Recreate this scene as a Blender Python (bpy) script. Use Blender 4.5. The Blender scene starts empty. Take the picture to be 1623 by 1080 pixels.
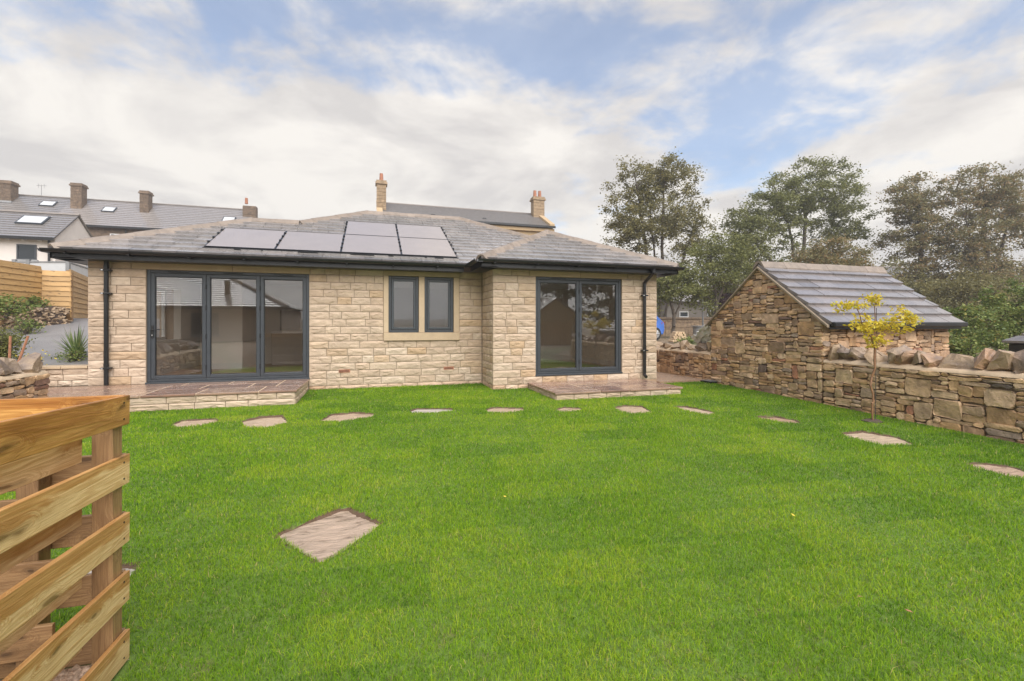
import bpy, bmesh, math, random
import numpy as np
from mathutils import Vector, Matrix, Euler
from math import radians, sin, cos, pi

random.seed(7)
rng = np.random.default_rng(7)
sc = bpy.context.scene
col = sc.collection

# ------------------------------------------------------------------ camera
CAM_Z = 1.35
YAW = radians(17.0)
FPX = 725.0
cam_d = bpy.data.cameras.new('camera')
cam = bpy.data.objects.new('camera', cam_d)
col.objects.link(cam)
cam.location = (0, 0, CAM_Z)
cam.rotation_euler = (radians(90), 0, -YAW)
cam_d.sensor_width = 36
cam_d.lens = FPX / 1623 * 36
cam_d.shift_y = -25.0 / 1623
cam_d.clip_start = 0.05
cam_d.clip_end = 3000
sc.camera = cam

# ------------------------------------------------------------------ world, sun, exposure
SUN_EL = radians(48)
SUN_AZ = radians(172)           # compass angle from +Y clockwise: behind the camera, to the right
w = bpy.data.worlds.new('World'); sc.world = w; w.use_nodes = True
wn, wl = w.node_tree.nodes, w.node_tree.links
wn.clear()
def wnode(t, **k):
    n = wn.new(t)
    for a, b in k.items():
        setattr(n, a, b)
    return n
def wmath(op, a, b=None, clamp=False):
    n = wnode('ShaderNodeMath', operation=op, use_clamp=clamp)
    for i, v in enumerate((a, b)):
        if v is None: continue
        if isinstance(v, (int, float)): n.inputs[i].default_value = v
        else: wl.new(v, n.inputs[i])
    return n.outputs[0]
sky = wnode('ShaderNodeTexSky', sky_type='NISHITA', sun_disc=False, sun_elevation=SUN_EL,
            sun_rotation=SUN_AZ, altitude=150, air_density=1.0, dust_density=0.6, ozone_density=2.0)
tc = wnode('ShaderNodeTexCoord')
sep = wnode('ShaderNodeSeparateXYZ'); wl.new(tc.outputs['Generated'], sep.inputs[0])
zc = wmath('MAXIMUM', sep.outputs[2], 0.0)
den = wmath('ADD', zc, 0.16)
px_ = wmath('DIVIDE', sep.outputs[0], den)
py_ = wmath('DIVIDE', sep.outputs[1], den)
cmb = wnode('ShaderNodeCombineXYZ'); wl.new(px_, cmb.inputs[0]); wl.new(py_, cmb.inputs[1]); cmb.inputs[2].default_value = 3.7
def wnoise(scale, detail, rough, dist, off):
    mp = wnode('ShaderNodeMapping'); mp.inputs['Location'].default_value = off
    wl.new(cmb.outputs[0], mp.inputs[0])
    n = wnode('ShaderNodeTexNoise'); wl.new(mp.outputs[0], n.inputs['Vector'])
    n.inputs['Scale'].default_value = scale; n.inputs['Detail'].default_value = detail
    n.inputs['Roughness'].default_value = rough; n.inputs['Distortion'].default_value = dist
    return n.outputs['Fac']
n_big = wnoise(0.62, 10, 0.6, 0.25, (-7.95, -18.76, 7.79))
n_fine = wnoise(3.2, 8, 0.6, 0.3, (0.6, 3.1, 1))
n_shade = wnoise(1.5, 9, 0.6, 0.35, (5.2, 1.7, 2))
cover = wmath('ADD', n_big, wmath('MULTIPLY', wmath('SUBTRACT', n_fine, 0.5), 0.42))
cover = wmath('ADD', cover, wmath('MULTIPLY', wmath('MAXIMUM', wmath('SUBTRACT', 0.40, zc), -0.11), 0.75))
mr = wnode('ShaderNodeMapRange', interpolation_type='SMOOTHSTEP')
wl.new(cover, mr.inputs['Value'])
mr.inputs['From Min'].default_value = 0.40; mr.inputs['From Max'].default_value = 0.54
mr.inputs['To Min'].default_value = 0.27
mask = mr.outputs[0]
ramp = wnode('ShaderNodeValToRGB')
wl.new(n_shade, ramp.inputs[0])
ramp.color_ramp.elements[0].position = 0.40; ramp.color_ramp.elements[0].color = (1.88, 1.81, 1.77, 1)
ramp.color_ramp.elements[1].position = 0.58; ramp.color_ramp.elements[1].color = (2.56, 2.45, 2.31, 1)
skyg = wnode('ShaderNodeMixRGB', blend_type='MULTIPLY'); skyg.inputs[0].default_value = 1
wl.new(sky.outputs[0], skyg.inputs[1]); skyg.inputs[2].default_value = (0.54, 0.56, 0.56, 1)
mix = wnode('ShaderNodeMixRGB'); wl.new(mask, mix.inputs[0]); wl.new(skyg.outputs[0], mix.inputs[1]); wl.new(ramp.outputs[0], mix.inputs[2])
bg = wnode('ShaderNodeBackground'); wl.new(mix.outputs[0], bg.inputs[0]); bg.inputs[1].default_value = 0.10
wo = wnode('ShaderNodeOutputWorld'); wl.new(bg.outputs[0], wo.inputs[0])

sun_d = bpy.data.lights.new('sun', 'SUN'); sun_d.energy = 1.5; sun_d.angle = radians(70); sun_d.color = (1.0, 0.965, 0.92)
sun = bpy.data.objects.new('sun', sun_d); col.objects.link(sun)
sd = Vector((sin(SUN_AZ) * cos(SUN_EL), cos(SUN_AZ) * cos(SUN_EL), sin(SUN_EL)))
sun.rotation_euler = (-sd).to_track_quat('-Z', 'Y').to_euler()
sun.location = (0, -5, 30)

sc.view_settings.view_transform = 'Standard'
sc.view_settings.look = 'None'
sc.view_settings.exposure = 1.97
sc.view_settings.gamma = 1.0
sc.view_settings.use_curve_mapping = False
sc.render.engine = 'CYCLES'
sc.cycles.max_bounces = 8
sc.cycles.transparent_max_bounces = 16
sc.cycles.use_denoising = True

# ------------------------------------------------------------------ helpers
SY, CY_ = sin(YAW), cos(YAW)
def pix(x, y, D):
    """photo pixel at depth D -> point in the place (only used to survey positions)"""
    u = (x - 811.5) / FPX
    return Vector((D * (SY + u * CY_), D * (CY_ - u * SY), CAM_Z + (515 - y) / FPX * D))
def lawn_z(x, y):
    return -0.024 * np.clip(7.5 - y, 0, 9.0) + 0.03 * np.clip((y - 8.0) / 2.0, 0, 1)
def pix_ground(x, y):
    D = 5.0
    for _ in range(12):
        p = pix(x, y, D); z = float(lawn_z(p.x, p.y))
        D = (CAM_Z - z) * FPX / (y - 515)
    p = pix(x, y, D); return Vector((p.x, p.y, float(lawn_z(p.x, p.y))))

def new_mesh(name, verts, faces, smooth=False):
    me = bpy.data.meshes.new(name)
    me.from_pydata([tuple(v) for v in verts], [], [tuple(f) for f in faces])
    if smooth:
        me.polygons.foreach_set('use_smooth', [True] * len(me.polygons))
    me.update()
    return me
def np_mesh(name, V, F, attr=None, smooth=False):
    """fast mesh from numpy: V (n,3), F (m,k)"""
    me = bpy.data.meshes.new(name)
    k = F.shape[1]
    me.vertices.add(len(V)); me.vertices.foreach_set('co', V.astype(np.float32).ravel())
    me.loops.add(F.size); me.loops.foreach_set('vertex_index', F.astype(np.int32).ravel())
    me.polygons.add(len(F))
    me.polygons.foreach_set('loop_start', np.arange(0, F.size, k, dtype=np.int32))
    if smooth: me.polygons.foreach_set('use_smooth', np.ones(len(F), dtype=bool))
    me.update(calc_edges=True)
    if attr is not None:
        a = me.attributes.new('tone', 'FLOAT', 'POINT'); a.data.foreach_set('value', attr.astype(np.float32))
    return me
def wt(p):
    t = Vector((0, 0, 0))
    while p is not None:
        t += p.location; p = p.parent
    return t
def put(name, me, mat=None, parent=None, loc=(0, 0, 0), rot=(0, 0, 0), scale=(1, 1, 1), local=False):
    o = bpy.data.objects.new(name, me); col.objects.link(o)
    if mat is not None and len(me.materials) == 0: me.materials.append(mat)
    loc = Vector(loc)
    if parent is not None:
        o.parent = parent
        if not local: loc = loc - wt(parent)
    o.location = loc; o.rotation_euler = rot; o.scale = scale
    return o
def tag(o, label=None, cat=None, group=None, kind=None):
    if label: o['label'] = label
    if cat: o['category'] = cat
    if group: o['group'] = group
    if kind: o['kind'] = kind
    return o
def thing(name, label, cat, loc=(0, 0, 0), group=None, rotz=0):
    o = bpy.data.objects.new(name, None); col.objects.link(o)
    o.location = loc; o.rotation_euler = (0, 0, rotz); o.empty_display_size = 0.2
    return tag(o, label, cat, group)
class MB:
    def __init__(s): s.v = []; s.f = []
    def add(s, verts, faces):
        b = len(s.v); s.v += [tuple(v) for v in verts]; s.f += [tuple(i + b for i in f) for f in faces]; return s
    def box(s, x0, x1, y0, y1, z0, z1):
        return s.add([(x0, y0, z0), (x1, y0, z0), (x1, y1, z0), (x0, y1, z0), (x0, y0, z1), (x1, y0, z1), (x1, y1, z1), (x0, y1, z1)],
                     [(0, 3, 2, 1), (4, 5, 6, 7), (0, 1, 5, 4), (1, 2, 6, 5), (2, 3, 7, 6), (3, 0, 4, 7)])
    def prism(s, poly, axis, a, b):
        """extrude 2D polygon along axis ('x','y','z') from a to b"""
        n = len(poly)
        def P(p, t):
            return {'x': (t, p[0], p[1]), 'y': (p[0], t, p[1]), 'z': (p[0], p[1], t)}[axis]
        vs = [P(p, a) for p in poly] + [P(p, b) for p in poly]
        fs = [tuple(range(n)), tuple(range(2 * n - 1, n - 1, -1))]
        for i in range(n):
            j = (i + 1) % n; fs.append((i, i + n, j + n, j))
        return s.add(vs, fs)
    def tube(s, p, q, r0, r1=None, n=8, caps=True):
        p, q = Vector(p), Vector(q); r1 = r0 if r1 is None else r1
        d = (q - p).normalized(); a = d.orthogonal().normalized(); b = d.cross(a)
        vs = []
        for c, r in ((p, r0), (q, r1)):
            for i in range(n):
                t = 2 * pi * i / n; vs.append(c + a * (r * cos(t)) + b * (r * sin(t)))
        fs = [(i, (i + 1) % n, (i + 1) % n + n, i + n) for i in range(n)]
        if caps: fs += [tuple(range(n - 1, -1, -1)), tuple(range(n, 2 * n))]
        return s.add(vs, fs)
    def mesh(s, name, smooth=False):
        me = new_mesh(name, s.v, s.f, smooth)
        bm = bmesh.new(); bm.from_mesh(me); bmesh.ops.recalc_face_normals(bm, faces=bm.faces); bm.to_mesh(me); bm.free()
        return me
    def put(s, name, mat, parent=None, bevel=0, smooth=False, loc=(0, 0, 0), rot=(0, 0, 0), local=False):
        o = put(name, s.mesh(name, smooth), mat, parent, loc, rot, local=local)
        if bevel:
            m = o.modifiers.new('bevel', 'BEVEL'); m.width = bevel; m.segments = 2; m.limit_method = 'ANGLE'
        return o
def boxo(name, mat, parent, x0, x1, y0, y1, z0, z1, bevel=0):
    """a box whose origin is at its own centre of base"""
    cx, cy = (x0 + x1) / 2, (y0 + y1) / 2
    m = MB().box(x0 - cx, x1 - cx, y0 - cy, y1 - cy, 0, z1 - z0)
    return m.put(name, mat, parent, bevel, loc=(cx, cy, z0))

# ------------------------------------------------------------------ materials
class NT:
    def __init__(s, name):
        s.m = bpy.data.materials.new(name); s.m.use_nodes = True
        s.t = s.m.node_tree; s.t.nodes.clear()
        s.out = s.n('ShaderNodeOutputMaterial')
    def n(s, t, ins=None, **k):
        n = s.t.nodes.new(t)
        for a, b in k.items(): setattr(n, a, b)
        for a, b in (ins or {}).items():
            if hasattr(b, 'is_linked') or isinstance(b, bpy.types.NodeSocket): s.t.links.new(b, n.inputs[a])
            else: n.inputs[a].default_value = b
        return n
    def math(s, op, a, b=0.0, clamp=False):
        return s.n('ShaderNodeMath', {0: a, 1: b}, operation=op, use_clamp=clamp).outputs[0]
    def mix(s, f, a, b, mode='MIX'):
        n = s.n('ShaderNodeMixRGB', {0: f}, blend_type=mode)
        for i, v in ((1, a), (2, b)):
            if isinstance(v, bpy.types.NodeSocket): s.t.links.new(v, n.inputs[i])
            else: n.inputs[i].default_value = (*v[:3], 1)
        return n.outputs[0]
    def ramp(s, f, stops, interp='LINEAR'):
        n = s.n('ShaderNodeValToRGB', {0: f}); r = n.color_ramp; r.interpolation = interp
        while len(r.elements) > 1: r.elements.remove(r.elements[0])
        r.elements[0].position = stops[0][0]; r.elements[0].color = (*stops[0][1], 1)
        for p, c in stops[1:]:
            e = r.elements.new(p); e.color = (*c, 1)
        return n.outputs[0]
    def coords(s, rand_off=True, scale=(1, 1, 1)):
        tc = s.n('ShaderNodeTexCoord').outputs['Object']
        if rand_off:
            oi = s.n('ShaderNodeObjectInfo').outputs['Random']
            off = s.math('MULTIPLY', oi, 57.0)
            tc = s.n('ShaderNodeVectorMath', {0: tc, 1: off}, operation='ADD').outputs[0]
        if scale != (1, 1, 1):
            tc = s.n('ShaderNodeVectorMath', {0: tc, 1: scale}, operation='MULTIPLY').outputs[0]
        return tc
    def noise(s, vec, scale, detail=5, rough=0.55, dist=0.0):
        return s.n('ShaderNodeTexNoise', {'Vector': vec, 'Scale': scale, 'Detail': detail, 'Roughness': rough, 'Distortion': dist}).outputs['Fac']
    def bump(s, h, strength=0.5, dist=0.01, prev=None):
        ins = {'Height': h, 'Strength': strength, 'Distance': dist}
        if prev is not None: ins['Normal'] = prev
        return s.n('ShaderNodeBump', ins).outputs[0]
    def bsdf(s, color, rough=0.7, normal=None, **k):
        ins = {'Base Color': color if isinstance(color, bpy.types.NodeSocket) else (*color, 1), 'Roughness': rough}
        for a, b in k.items(): ins[a.replace('_', ' ')] = b
        if normal is not None: ins['Normal'] = normal
        n = s.n('ShaderNodeBsdfPrincipled', ins)
        return n.outputs[0]
    def done(s, sh):
        s.t.links.new(sh, s.out.inputs[0]); return s.m

def simple(name, c, rough=0.6, var=0.15, nscale=6, bump=0.0, bscale=40, rand=0.1, **k):
    t = NT(name); v = t.coords()
    f = t.noise(v, nscale)
    c1 = tuple(x * (1 - var) for x in c); c2 = tuple(min(1, x * (1 + var)) for x in c)
    cc = t.ramp(f, [(0.3, c1), (0.7, c2)])
    if rand:
        r = t.n('ShaderNodeObjectInfo').outputs['Random']
        cc = t.mix(1.0, cc, t.ramp(r, [(0, (1 - rand,) * 3), (1, (1 + rand * .6,) * 3)]), 'MULTIPLY')
    nm = t.bump(t.noise(v, bscale, 6, 0.6), bump, 0.01) if bump else None
    return t.done(t.bsdf(cc, rough, nm, **k))

def stone_mat(name, stops, grain=(0.78, 1.18), bump=0.6, rough=0.78, interp='LINEAR', stain=None):
    t = NT(name); v = t.coords()
    r = t.n('ShaderNodeObjectInfo').outputs['Random']
    base = t.ramp(r, stops, interp)
    f1 = t.noise(v, 5, 6, 0.6, 0.4); f2 = t.noise(v, 45, 5, 0.65)
    g = t.ramp(f1, [(0.28, (grain[0],) * 3), (0.72, (grain[1],) * 3)])
    c = t.mix(1.0, base, g, 'MULTIPLY')
    c = t.mix(t.math('MULTIPLY', f2, 0.35), c, t.ramp(f2, [(0.35, (0.55, 0.5, 0.45)), (0.65, (1.15, 1.12, 1.08))]), 'MULTIPLY')
    if stain:
        f3 = t.noise(v, 2.3, 5, 0.6, 0.8)
        c = t.mix(t.ramp(f3, [(0.55, (0, 0, 0)), (0.7, (0.75,) * 3)]), c, stain)
    b = t.bump(f2, bump * 0.5, 0.006)
    b = t.bump(t.noise(v, 14, 6, 0.62, 0.5), bump, 0.02, b)
    return t.done(t.bsdf(c, rough, b))

m_walling = stone_mat('pitched_sandstone', [(0, (0.46, 0.345, 0.245)), (0.3, (0.53, 0.41, 0.30)), (0.6, (0.485, 0.36, 0.255)), (0.85, (0.56, 0.445, 0.335)), (0.95, (0.48, 0.335, 0.205)), (1, (0.42, 0.31, 0.215))], (0.80, 1.1), 0.55)
m_ashlar = stone_mat('sawn_sandstone', [(0, (0.46, 0.345, 0.225)), (1, (0.50, 0.38, 0.25))], (0.92, 1.06), 0.12)
m_base = stone_mat('damp_base_stone', [(0, (0.46, 0.31, 0.20)), (0.5, (0.54, 0.39, 0.27)), (1, (0.44, 0.27, 0.16))], (0.75, 1.12), 0.6, 0.6)
m_rubble = stone_mat('rubble_sandstone', [(0, (0.565, 0.339, 0.153)), (0.09, (0.746, 0.492, 0.282)), (0.2, (0.475, 0.282, 0.147)), (0.32, (0.768, 0.537, 0.333)), (0.44, (0.305, 0.192, 0.124)),
                      (0.54, (0.633, 0.379, 0.181)), (0.66, (0.791, 0.559, 0.362)), (0.76, (0.542, 0.316, 0.164)), (0.85, (0.395, 0.294, 0.226)), (0.92, (0.701, 0.458, 0.249)), (0.965, (0.147, 0.111, 0.090)), (1, (0.475, 0.215, 0.124))],
                     (0.46, 1.22), 1.2, 0.6, stain=(0.25, 0.155, 0.095))
m_coping = stone_mat('coping_sandstone', [(0, (0.44, 0.30, 0.175)), (0.3, (0.31, 0.225, 0.155)), (0.55, (0.49, 0.345, 0.205)), (0.8, (0.25, 0.185, 0.14)), (1, (0.47, 0.27, 0.14))], (0.5, 1.3), 1.0, 0.5, stain=(0.17, 0.13, 0.115))
m_mortar = simple('wall_mortar', (0.27, 0.21, 0.15), 0.9, 0.15, 9, 0.4, 60, 0)
m_joint = simple('rubble_core', (0.19, 0.135, 0.085), 0.95, 0.3, 12, 0.6, 50, 0)
m_bed = simple('mortar_bed', (0.52, 0.39, 0.26), 0.9, 0.15, 9, 0.5, 60, 0)

def slate_mat(name, c, rough, var=0.2, wet=0.4, ior=1.8):
    t = NT(name); v = t.coords()
    r = t.n('ShaderNodeObjectInfo').outputs['Random']
    f = t.noise(v, 9, 6, 0.6, 0.5)
    cc = t.ramp(f, [(0.3, tuple(x * (1 - var) for x in c)), (0.7, tuple(x * (1 + var) for x in c))])
    cc = t.mix(1.0, cc, t.ramp(r, [(0, (0.75,) * 3), (0.5, (1.0,) * 3), (1, (1.25, 1.22, 1.2))]), 'MULTIPLY')
    rr = t.ramp(t.noise(v, 6, 5, 0.6), [(0.3, (rough * 0.75,) * 3), (0.7, (rough * 1.35,) * 3)])
    b = t.bump(t.noise(v, 22, 7, 0.65, 0.6), 0.35, 0.008)
    return t.done(t.bsdf(cc, rr, b, Coat_Weight=wet, Coat_Roughness=0.16, Coat_IOR=ior))
m_slate = slate_mat('wet_slate', (0.235, 0.215, 0.205), 0.30, wet=1.0, ior=2.5)
m_shedslate = slate_mat('stone_slate', (0.19, 0.166, 0.158), 0.38, wet=0.8, ior=1.8)
m_farslate = slate_mat('far_slate', (0.21, 0.19, 0.178), 0.42, wet=0.9, ior=2.0)
m_ridge = simple('ridge_tile', (0.235, 0.185, 0.145), 0.5, 0.18, 8, 0.25, 60, 0.12)
m_farridge = simple('far_ridge', (0.20, 0.17, 0.145), 0.7, 0.15, 5)
m_black = simple('black_plastic', (0.012, 0.012, 0.013), 0.32, 0.2, 8, 0.05, 60, 0.05)
m_anth = simple('anthracite_frame', (0.040, 0.046, 0.053), 0.38, 0.08, 4, 0, 40, 0.03)
m_gasket = simple('black_gasket', (0.01, 0.01, 0.01), 0.6, 0.1)
m_chrome = simple('steel_clip', (0.7, 0.7, 0.7), 0.3, 0.05, Metallic=0.8)
m_solar = simple('solar_glass', (0.29, 0.24, 0.21), 0.45, 0.05, 3, 0.0, 40, 0.03, Coat_Weight=1.0, Coat_Roughness=0.18, Coat_IOR=1.75)
m_lead = simple('lead_flashing', (0.28, 0.28, 0.28), 0.5, 0.2, 9, 0.2)
m_terracotta = simple('terracotta', (0.36, 0.15, 0.085), 0.8, 0.2, 12, 0.2)
m_oldstone = stone_mat('sooty_sandstone', [(0, (0.145, 0.10, 0.066)), (1, (0.19, 0.132, 0.088))], (0.45, 1.3), 0.6)
m_oldwarm = stone_mat('old_house_stone', [(0, (0.42, 0.30, 0.17)), (1, (0.46, 0.33, 0.19))], (0.85, 1.12), 0.4)
m_chim = stone_mat('chimney_stone', [(0, (0.30, 0.21, 0.125)), (1, (0.34, 0.24, 0.145))], (0.6, 1.2), 0.5)
m_render = simple('pale_render', (0.66, 0.60, 0.55), 0.85, 0.06, 1.5, 0.1, 60, 0)
m_white = simple('white_paint', (0.75, 0.74, 0.72), 0.5, 0.04, 3)
m_plaster = simple('room_plaster', (0.84, 0.79, 0.73), 0.85, 0.03, 2)
m_cabinet = simple('kitchen_cabinet', (0.42, 0.38, 0.34), 0.4, 0.05, 2)
m_glassdark = simple('dark_glass', (0.03, 0.035, 0.04), 0.08, 0.1, 3)

def paving_mat():
    t = NT('wet_paving'); v = t.coords()
    r = t.n('ShaderNodeObjectInfo').outputs['Random']
    base = t.ramp(r, [(0, (0.23, 0.135, 0.10)), (0.35, (0.30, 0.20, 0.145)), (0.6, (0.20, 0.12, 0.095)), (1, (0.33, 0.225, 0.165))])
    f = t.noise(v, 4, 6, 0.6, 0.6)
    c = t.mix(1.0, base, t.ramp(f, [(0.3, (0.72, 0.72, 0.74)), (0.7, (1.22, 1.18, 1.12))]), 'MULTIPLY')
    rr = t.ramp(t.noise(v, 2.5, 5, 0.6), [(0.35, (0.10,) * 3), (0.65, (0.34,) * 3)])
    return t.done(t.bsdf(c, rr, t.bump(t.noise(v, 16, 6, 0.6), 0.2, 0.008)))
m_paving = paving_mat()

def step_mat(name='riven_stepping_stone', pal=None):
    t = NT(name); v = t.coords()
    r = t.n('ShaderNodeObjectInfo').outputs['Random']
    base = t.ramp(r, pal or [(0, (0.42, 0.355, 0.30)), (0.3, (0.47, 0.41, 0.36)), (0.55, (0.40, 0.29, 0.21)), (0.8, (0.45, 0.375, 0.31)), (1, (0.42, 0.315, 0.24))])
    vs = t.n('ShaderNodeVectorMath', {0: v, 1: (1.6, 5.5, 3.0)}, operation='MULTIPLY').outputs[0]
    f = t.noise(vs, 3.0, 7, 0.62, 1.0)
    c = t.mix(1.0, base, t.ramp(f, [(0.30, (0.38, 0.34, 0.31)), (0.42, (0.85, 0.84, 0.82)), (0.5, (1.0, 1.0, 1.0)), (0.75, (1.22, 1.2, 1.18))]), 'MULTIPLY')
    b = t.bump(f, 0.9, 0.03)
    b = t.bump(t.noise(v, 40, 5, 0.6), 0.3, 0.005, b)
    return t.done(t.bsdf(c, 0.42, b))
m_step = step_mat()
m_step2 = step_mat('brown_stepping_stone', [(0, (0.44, 0.325, 0.22)), (0.3, (0.40, 0.27, 0.19)), (0.6, (0.47, 0.36, 0.25)), (1, (0.36, 0.225, 0.15))])

def wood_mat(name, light, dark, wet=0.0, rough=0.55, heart=None):
    """boards run along local X"""
    t = NT(name); v = t.coords()
    v1 = t.n('ShaderNodeVectorMath', {0: v, 1: (0.75, 9.0, 9.0)}, operation='MULTIPLY').outputs[0]
    sx = t.n('ShaderNodeSeparateXYZ', {0: v})
    k2 = t.n('ShaderNodeCombineXYZ', {0: t.math('MULTIPLY', sx.outputs[0], 2.6), 1: t.math('MULTIPLY', sx.outputs[2], 8.0), 2: 0.0}).outputs[0]
    k2 = t.n('ShaderNodeVectorMath', {0: k2, 1: t.n('ShaderNodeTexNoise', {'Vector': v, 'Scale': 4.0}).outputs['Color']}, operation='ADD').outputs[0]
    kn = t.n('ShaderNodeTexVoronoi', {'Vector': k2, 'Scale': 1.0, 'Randomness': 1.0}, voronoi_dimensions='2D')
    kd = kn.outputs['Distance']
    pull = t.math('MULTIPLY', t.ramp(kd, [(0.0, (1, 1, 1)), (0.35, (0, 0, 0))]), 1.1)
    v2 = t.n('ShaderNodeVectorMath', {0: v1, 1: pull}, operation='ADD').outputs[0]
    f = t.noise(v2, 1.4, 4, 0.5, 0.35)
    rings = t.math('SINE', t.math('MULTIPLY', f, 62.0))
    rg = t.math('ADD', t.math('MULTIPLY', rings, 0.5), 0.5)
    fine = t.noise(t.n('ShaderNodeVectorMath', {0: v, 1: (4, 130, 130)}, operation='MULTIPLY').outputs[0], 1.5, 4, 0.6)
    mid = tuple((a + b) / 2 for a, b in zip(light, dark))
    c = t.mix(t.math('MULTIPLY', t.math('POWER', rg, 2.5), 0.95), light, tuple(a * .45 + b * .55 for a, b in zip(light, dark)))
    c = t.mix(t.math('MULTIPLY', t.ramp(fine, [(0.42, (0, 0, 0)), (0.64, (1, 1, 1))]), 0.6), c, dark)
    big = t.noise(t.n('ShaderNodeVectorMath', {0: v, 1: (1.0, 4.0, 5.0)}, operation='MULTIPLY').outputs[0], 1.6, 5, 0.6, 0.8)
    if wet: c = t.mix(t.ramp(big, [(0.42, (0, 0, 0)), (0.66, (wet,) * 3)]), c, tuple(x * 0.62 for x in dark))
    if heart:    # darker heartwood along the upper side of each board
        zl_ = t.n('ShaderNodeSeparateXYZ', {0: t.n('ShaderNodeTexCoord').outputs['Object']}).outputs[2]
        hb = t.math('ADD', t.math('MULTIPLY', zl_, 7.5), t.math('MULTIPLY', t.math('SUBTRACT', big, 0.5), 1.9))
        hb = t.math('ADD', hb, t.math('MULTIPLY', t.math('SUBTRACT', f, 0.5), 1.2))
        c = t.mix(t.ramp(hb, [(0.08, (0, 0, 0)), (0.26, (0.8,) * 3)]), c, t.mix(1.0, c, heart, 'MULTIPLY'))
    knot = t.ramp(kd, [(0.045, (1, 1, 1)), (0.07, (0.5, 0.5, 0.5)), (0.12, (0.25, 0.25, 0.25)), (0.16, (0, 0, 0))])
    c = t.mix(t.math('MULTIPLY', knot, 0.85), c, tuple(x * 0.35 for x in dark))
    r = t.n('ShaderNodeObjectInfo').outputs['Random']
    c = t.mix(1.0, c, t.ramp(r, [(0, (0.84, 0.82, 0.80)), (1, (1.1, 1.08, 1.04))]), 'MULTIPLY')
    b = t.bump(fine, 0.3, 0.003); b = t.bump(rg, 0.2, 0.003, b)
    return t.done(t.bsdf(c, rough, b))
m_wood = wood_mat('larch_board', (0.76, 0.54, 0.275), (0.48, 0.26, 0.085), 0.4, 0.5, heart=(0.72, 0.52, 0.30))
m_woodwet = wood_mat('wet_larch_board', (0.62, 0.34, 0.10), (0.33, 0.13, 0.026), 0.6, 0.4, heart=(0.80, 0.66, 0.5))
m_post = wood_mat('fence_post', (0.36, 0.22, 0.10), (0.20, 0.105, 0.045), 0.6)
m_farwood = wood_mat('far_larch', (0.56, 0.36, 0.15), (0.40, 0.22, 0.075), 0.3)
m_floorwood = wood_mat('oak_floor', (0.40, 0.24, 0.13), (0.28, 0.15, 0.075), 0.0, 0.3)

def glass_mat():
    t = NT('window_glass')
    g = t.n('ShaderNodeNewGeometry')
    d = t.n('ShaderNodeVectorMath', {0: g.outputs['Incoming'], 1: g.outputs['Normal']}, operation='DOT_PRODUCT').outputs['Value']
    c = t.math('SUBTRACT', 1.0, t.math('ABSOLUTE', d), True)
    p = t.math('POWER', c, 5.0)
    f = t.math('ADD', t.math('MULTIPLY', p, 0.88), 0.125, True)
    tr = t.n('ShaderNodeBsdfTransparent', {0: (0.93, 0.93, 0.92, 1)}).outputs[0]
    gl = t.n('ShaderNodeBsdfGlossy', {'Color': (1, 1, 1, 1), 'Roughness': 0.004}).outputs[0]
    return t.done(t.n('ShaderNodeMixShader', {0: f, 1: tr, 2: gl}).outputs[0])
m_glass = glass_mat()

def leaf_mat(name, stops, trans=0.35, rough=0.5, upn=0.0, spec=0.35):
    t = NT(name)
    nm = None
    if upn:      # thin blades shade as the soft pile they belong to
        g = t.n('ShaderNodeNewGeometry').outputs['Normal']
        nm = t.n('ShaderNodeVectorMath', {0: g, 1: (1 - upn, 1 - upn, 1 - upn)}, operation='MULTIPLY').outputs[0]
        nm = t.n('ShaderNodeVectorMath', {0: nm, 1: (0, 0, upn)}, operation='ADD').outputs[0]
        nm = t.n('ShaderNodeVectorMath', {0: nm}, operation='NORMALIZE').outputs[0]
    a = t.n('ShaderNodeAttribute', attribute_name='tone').outputs['Fac']
    c = t.ramp(a, stops)
    d = t.bsdf(c, rough, nm, Specular_IOR_Level=spec)
    tr = t.n('ShaderNodeBsdfTranslucent', {0: c}).outputs[0]
    return t.done(t.n('ShaderNodeMixShader', {0: trans, 1: d, 2: tr}).outputs[0])
m_grass = leaf_mat('grass_blade', [(0, (0.058, 0.155, 0.009)), (0.35, (0.165, 0.33, 0.011)), (0.65, (0.29, 0.46, 0.018)), (0.9, (0.45, 0.55, 0.034)), (1, (0.60, 0.49, 0.18))], 0.42, 0.55, upn=0.75, spec=0.15)
m_lf_green = leaf_mat('leaf_dull_green', [(0, (0.09, 0.10, 0.032)), (0.5, (0.165, 0.175, 0.048)), (1, (0.24, 0.235, 0.075))])
m_lf_olive = leaf_mat('leaf_olive', [(0, (0.11, 0.105, 0.042)), (0.5, (0.185, 0.165, 0.058)), (1, (0.25, 0.21, 0.08))])
m_lf_brown = leaf_mat('leaf_brown', [(0, (0.14, 0.13, 0.06)), (0.5, (0.215, 0.195, 0.08)), (0.8, (0.28, 0.19, 0.085)), (1, (0.34, 0.22, 0.10))])
m_lf_red = leaf_mat('leaf_dark_red', [(0, (0.035, 0.015, 0.017)), (1, (0.075, 0.035, 0.035))])
m_lf_shrub = leaf_mat('leaf_shrub', [(0, (0.08, 0.12, 0.03)), (0.5, (0.16, 0.21, 0.05)), (0.85, (0.28, 0.31, 0.085)), (1, (0.40, 0.33, 0.10))])
m_lf_yellow = leaf_mat('leaf_yellow', [(0, (0.50, 0.36, 0.02)), (0.5, (0.70, 0.55, 0.04)), (0.85, (0.76, 0.66, 0.10)), (1, (0.40, 0.42, 0.05))], 0.4)
m_lf_pine = leaf_mat('needle_green', [(0, (0.025, 0.04, 0.014)), (1, (0.06, 0.085, 0.028))])
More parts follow.
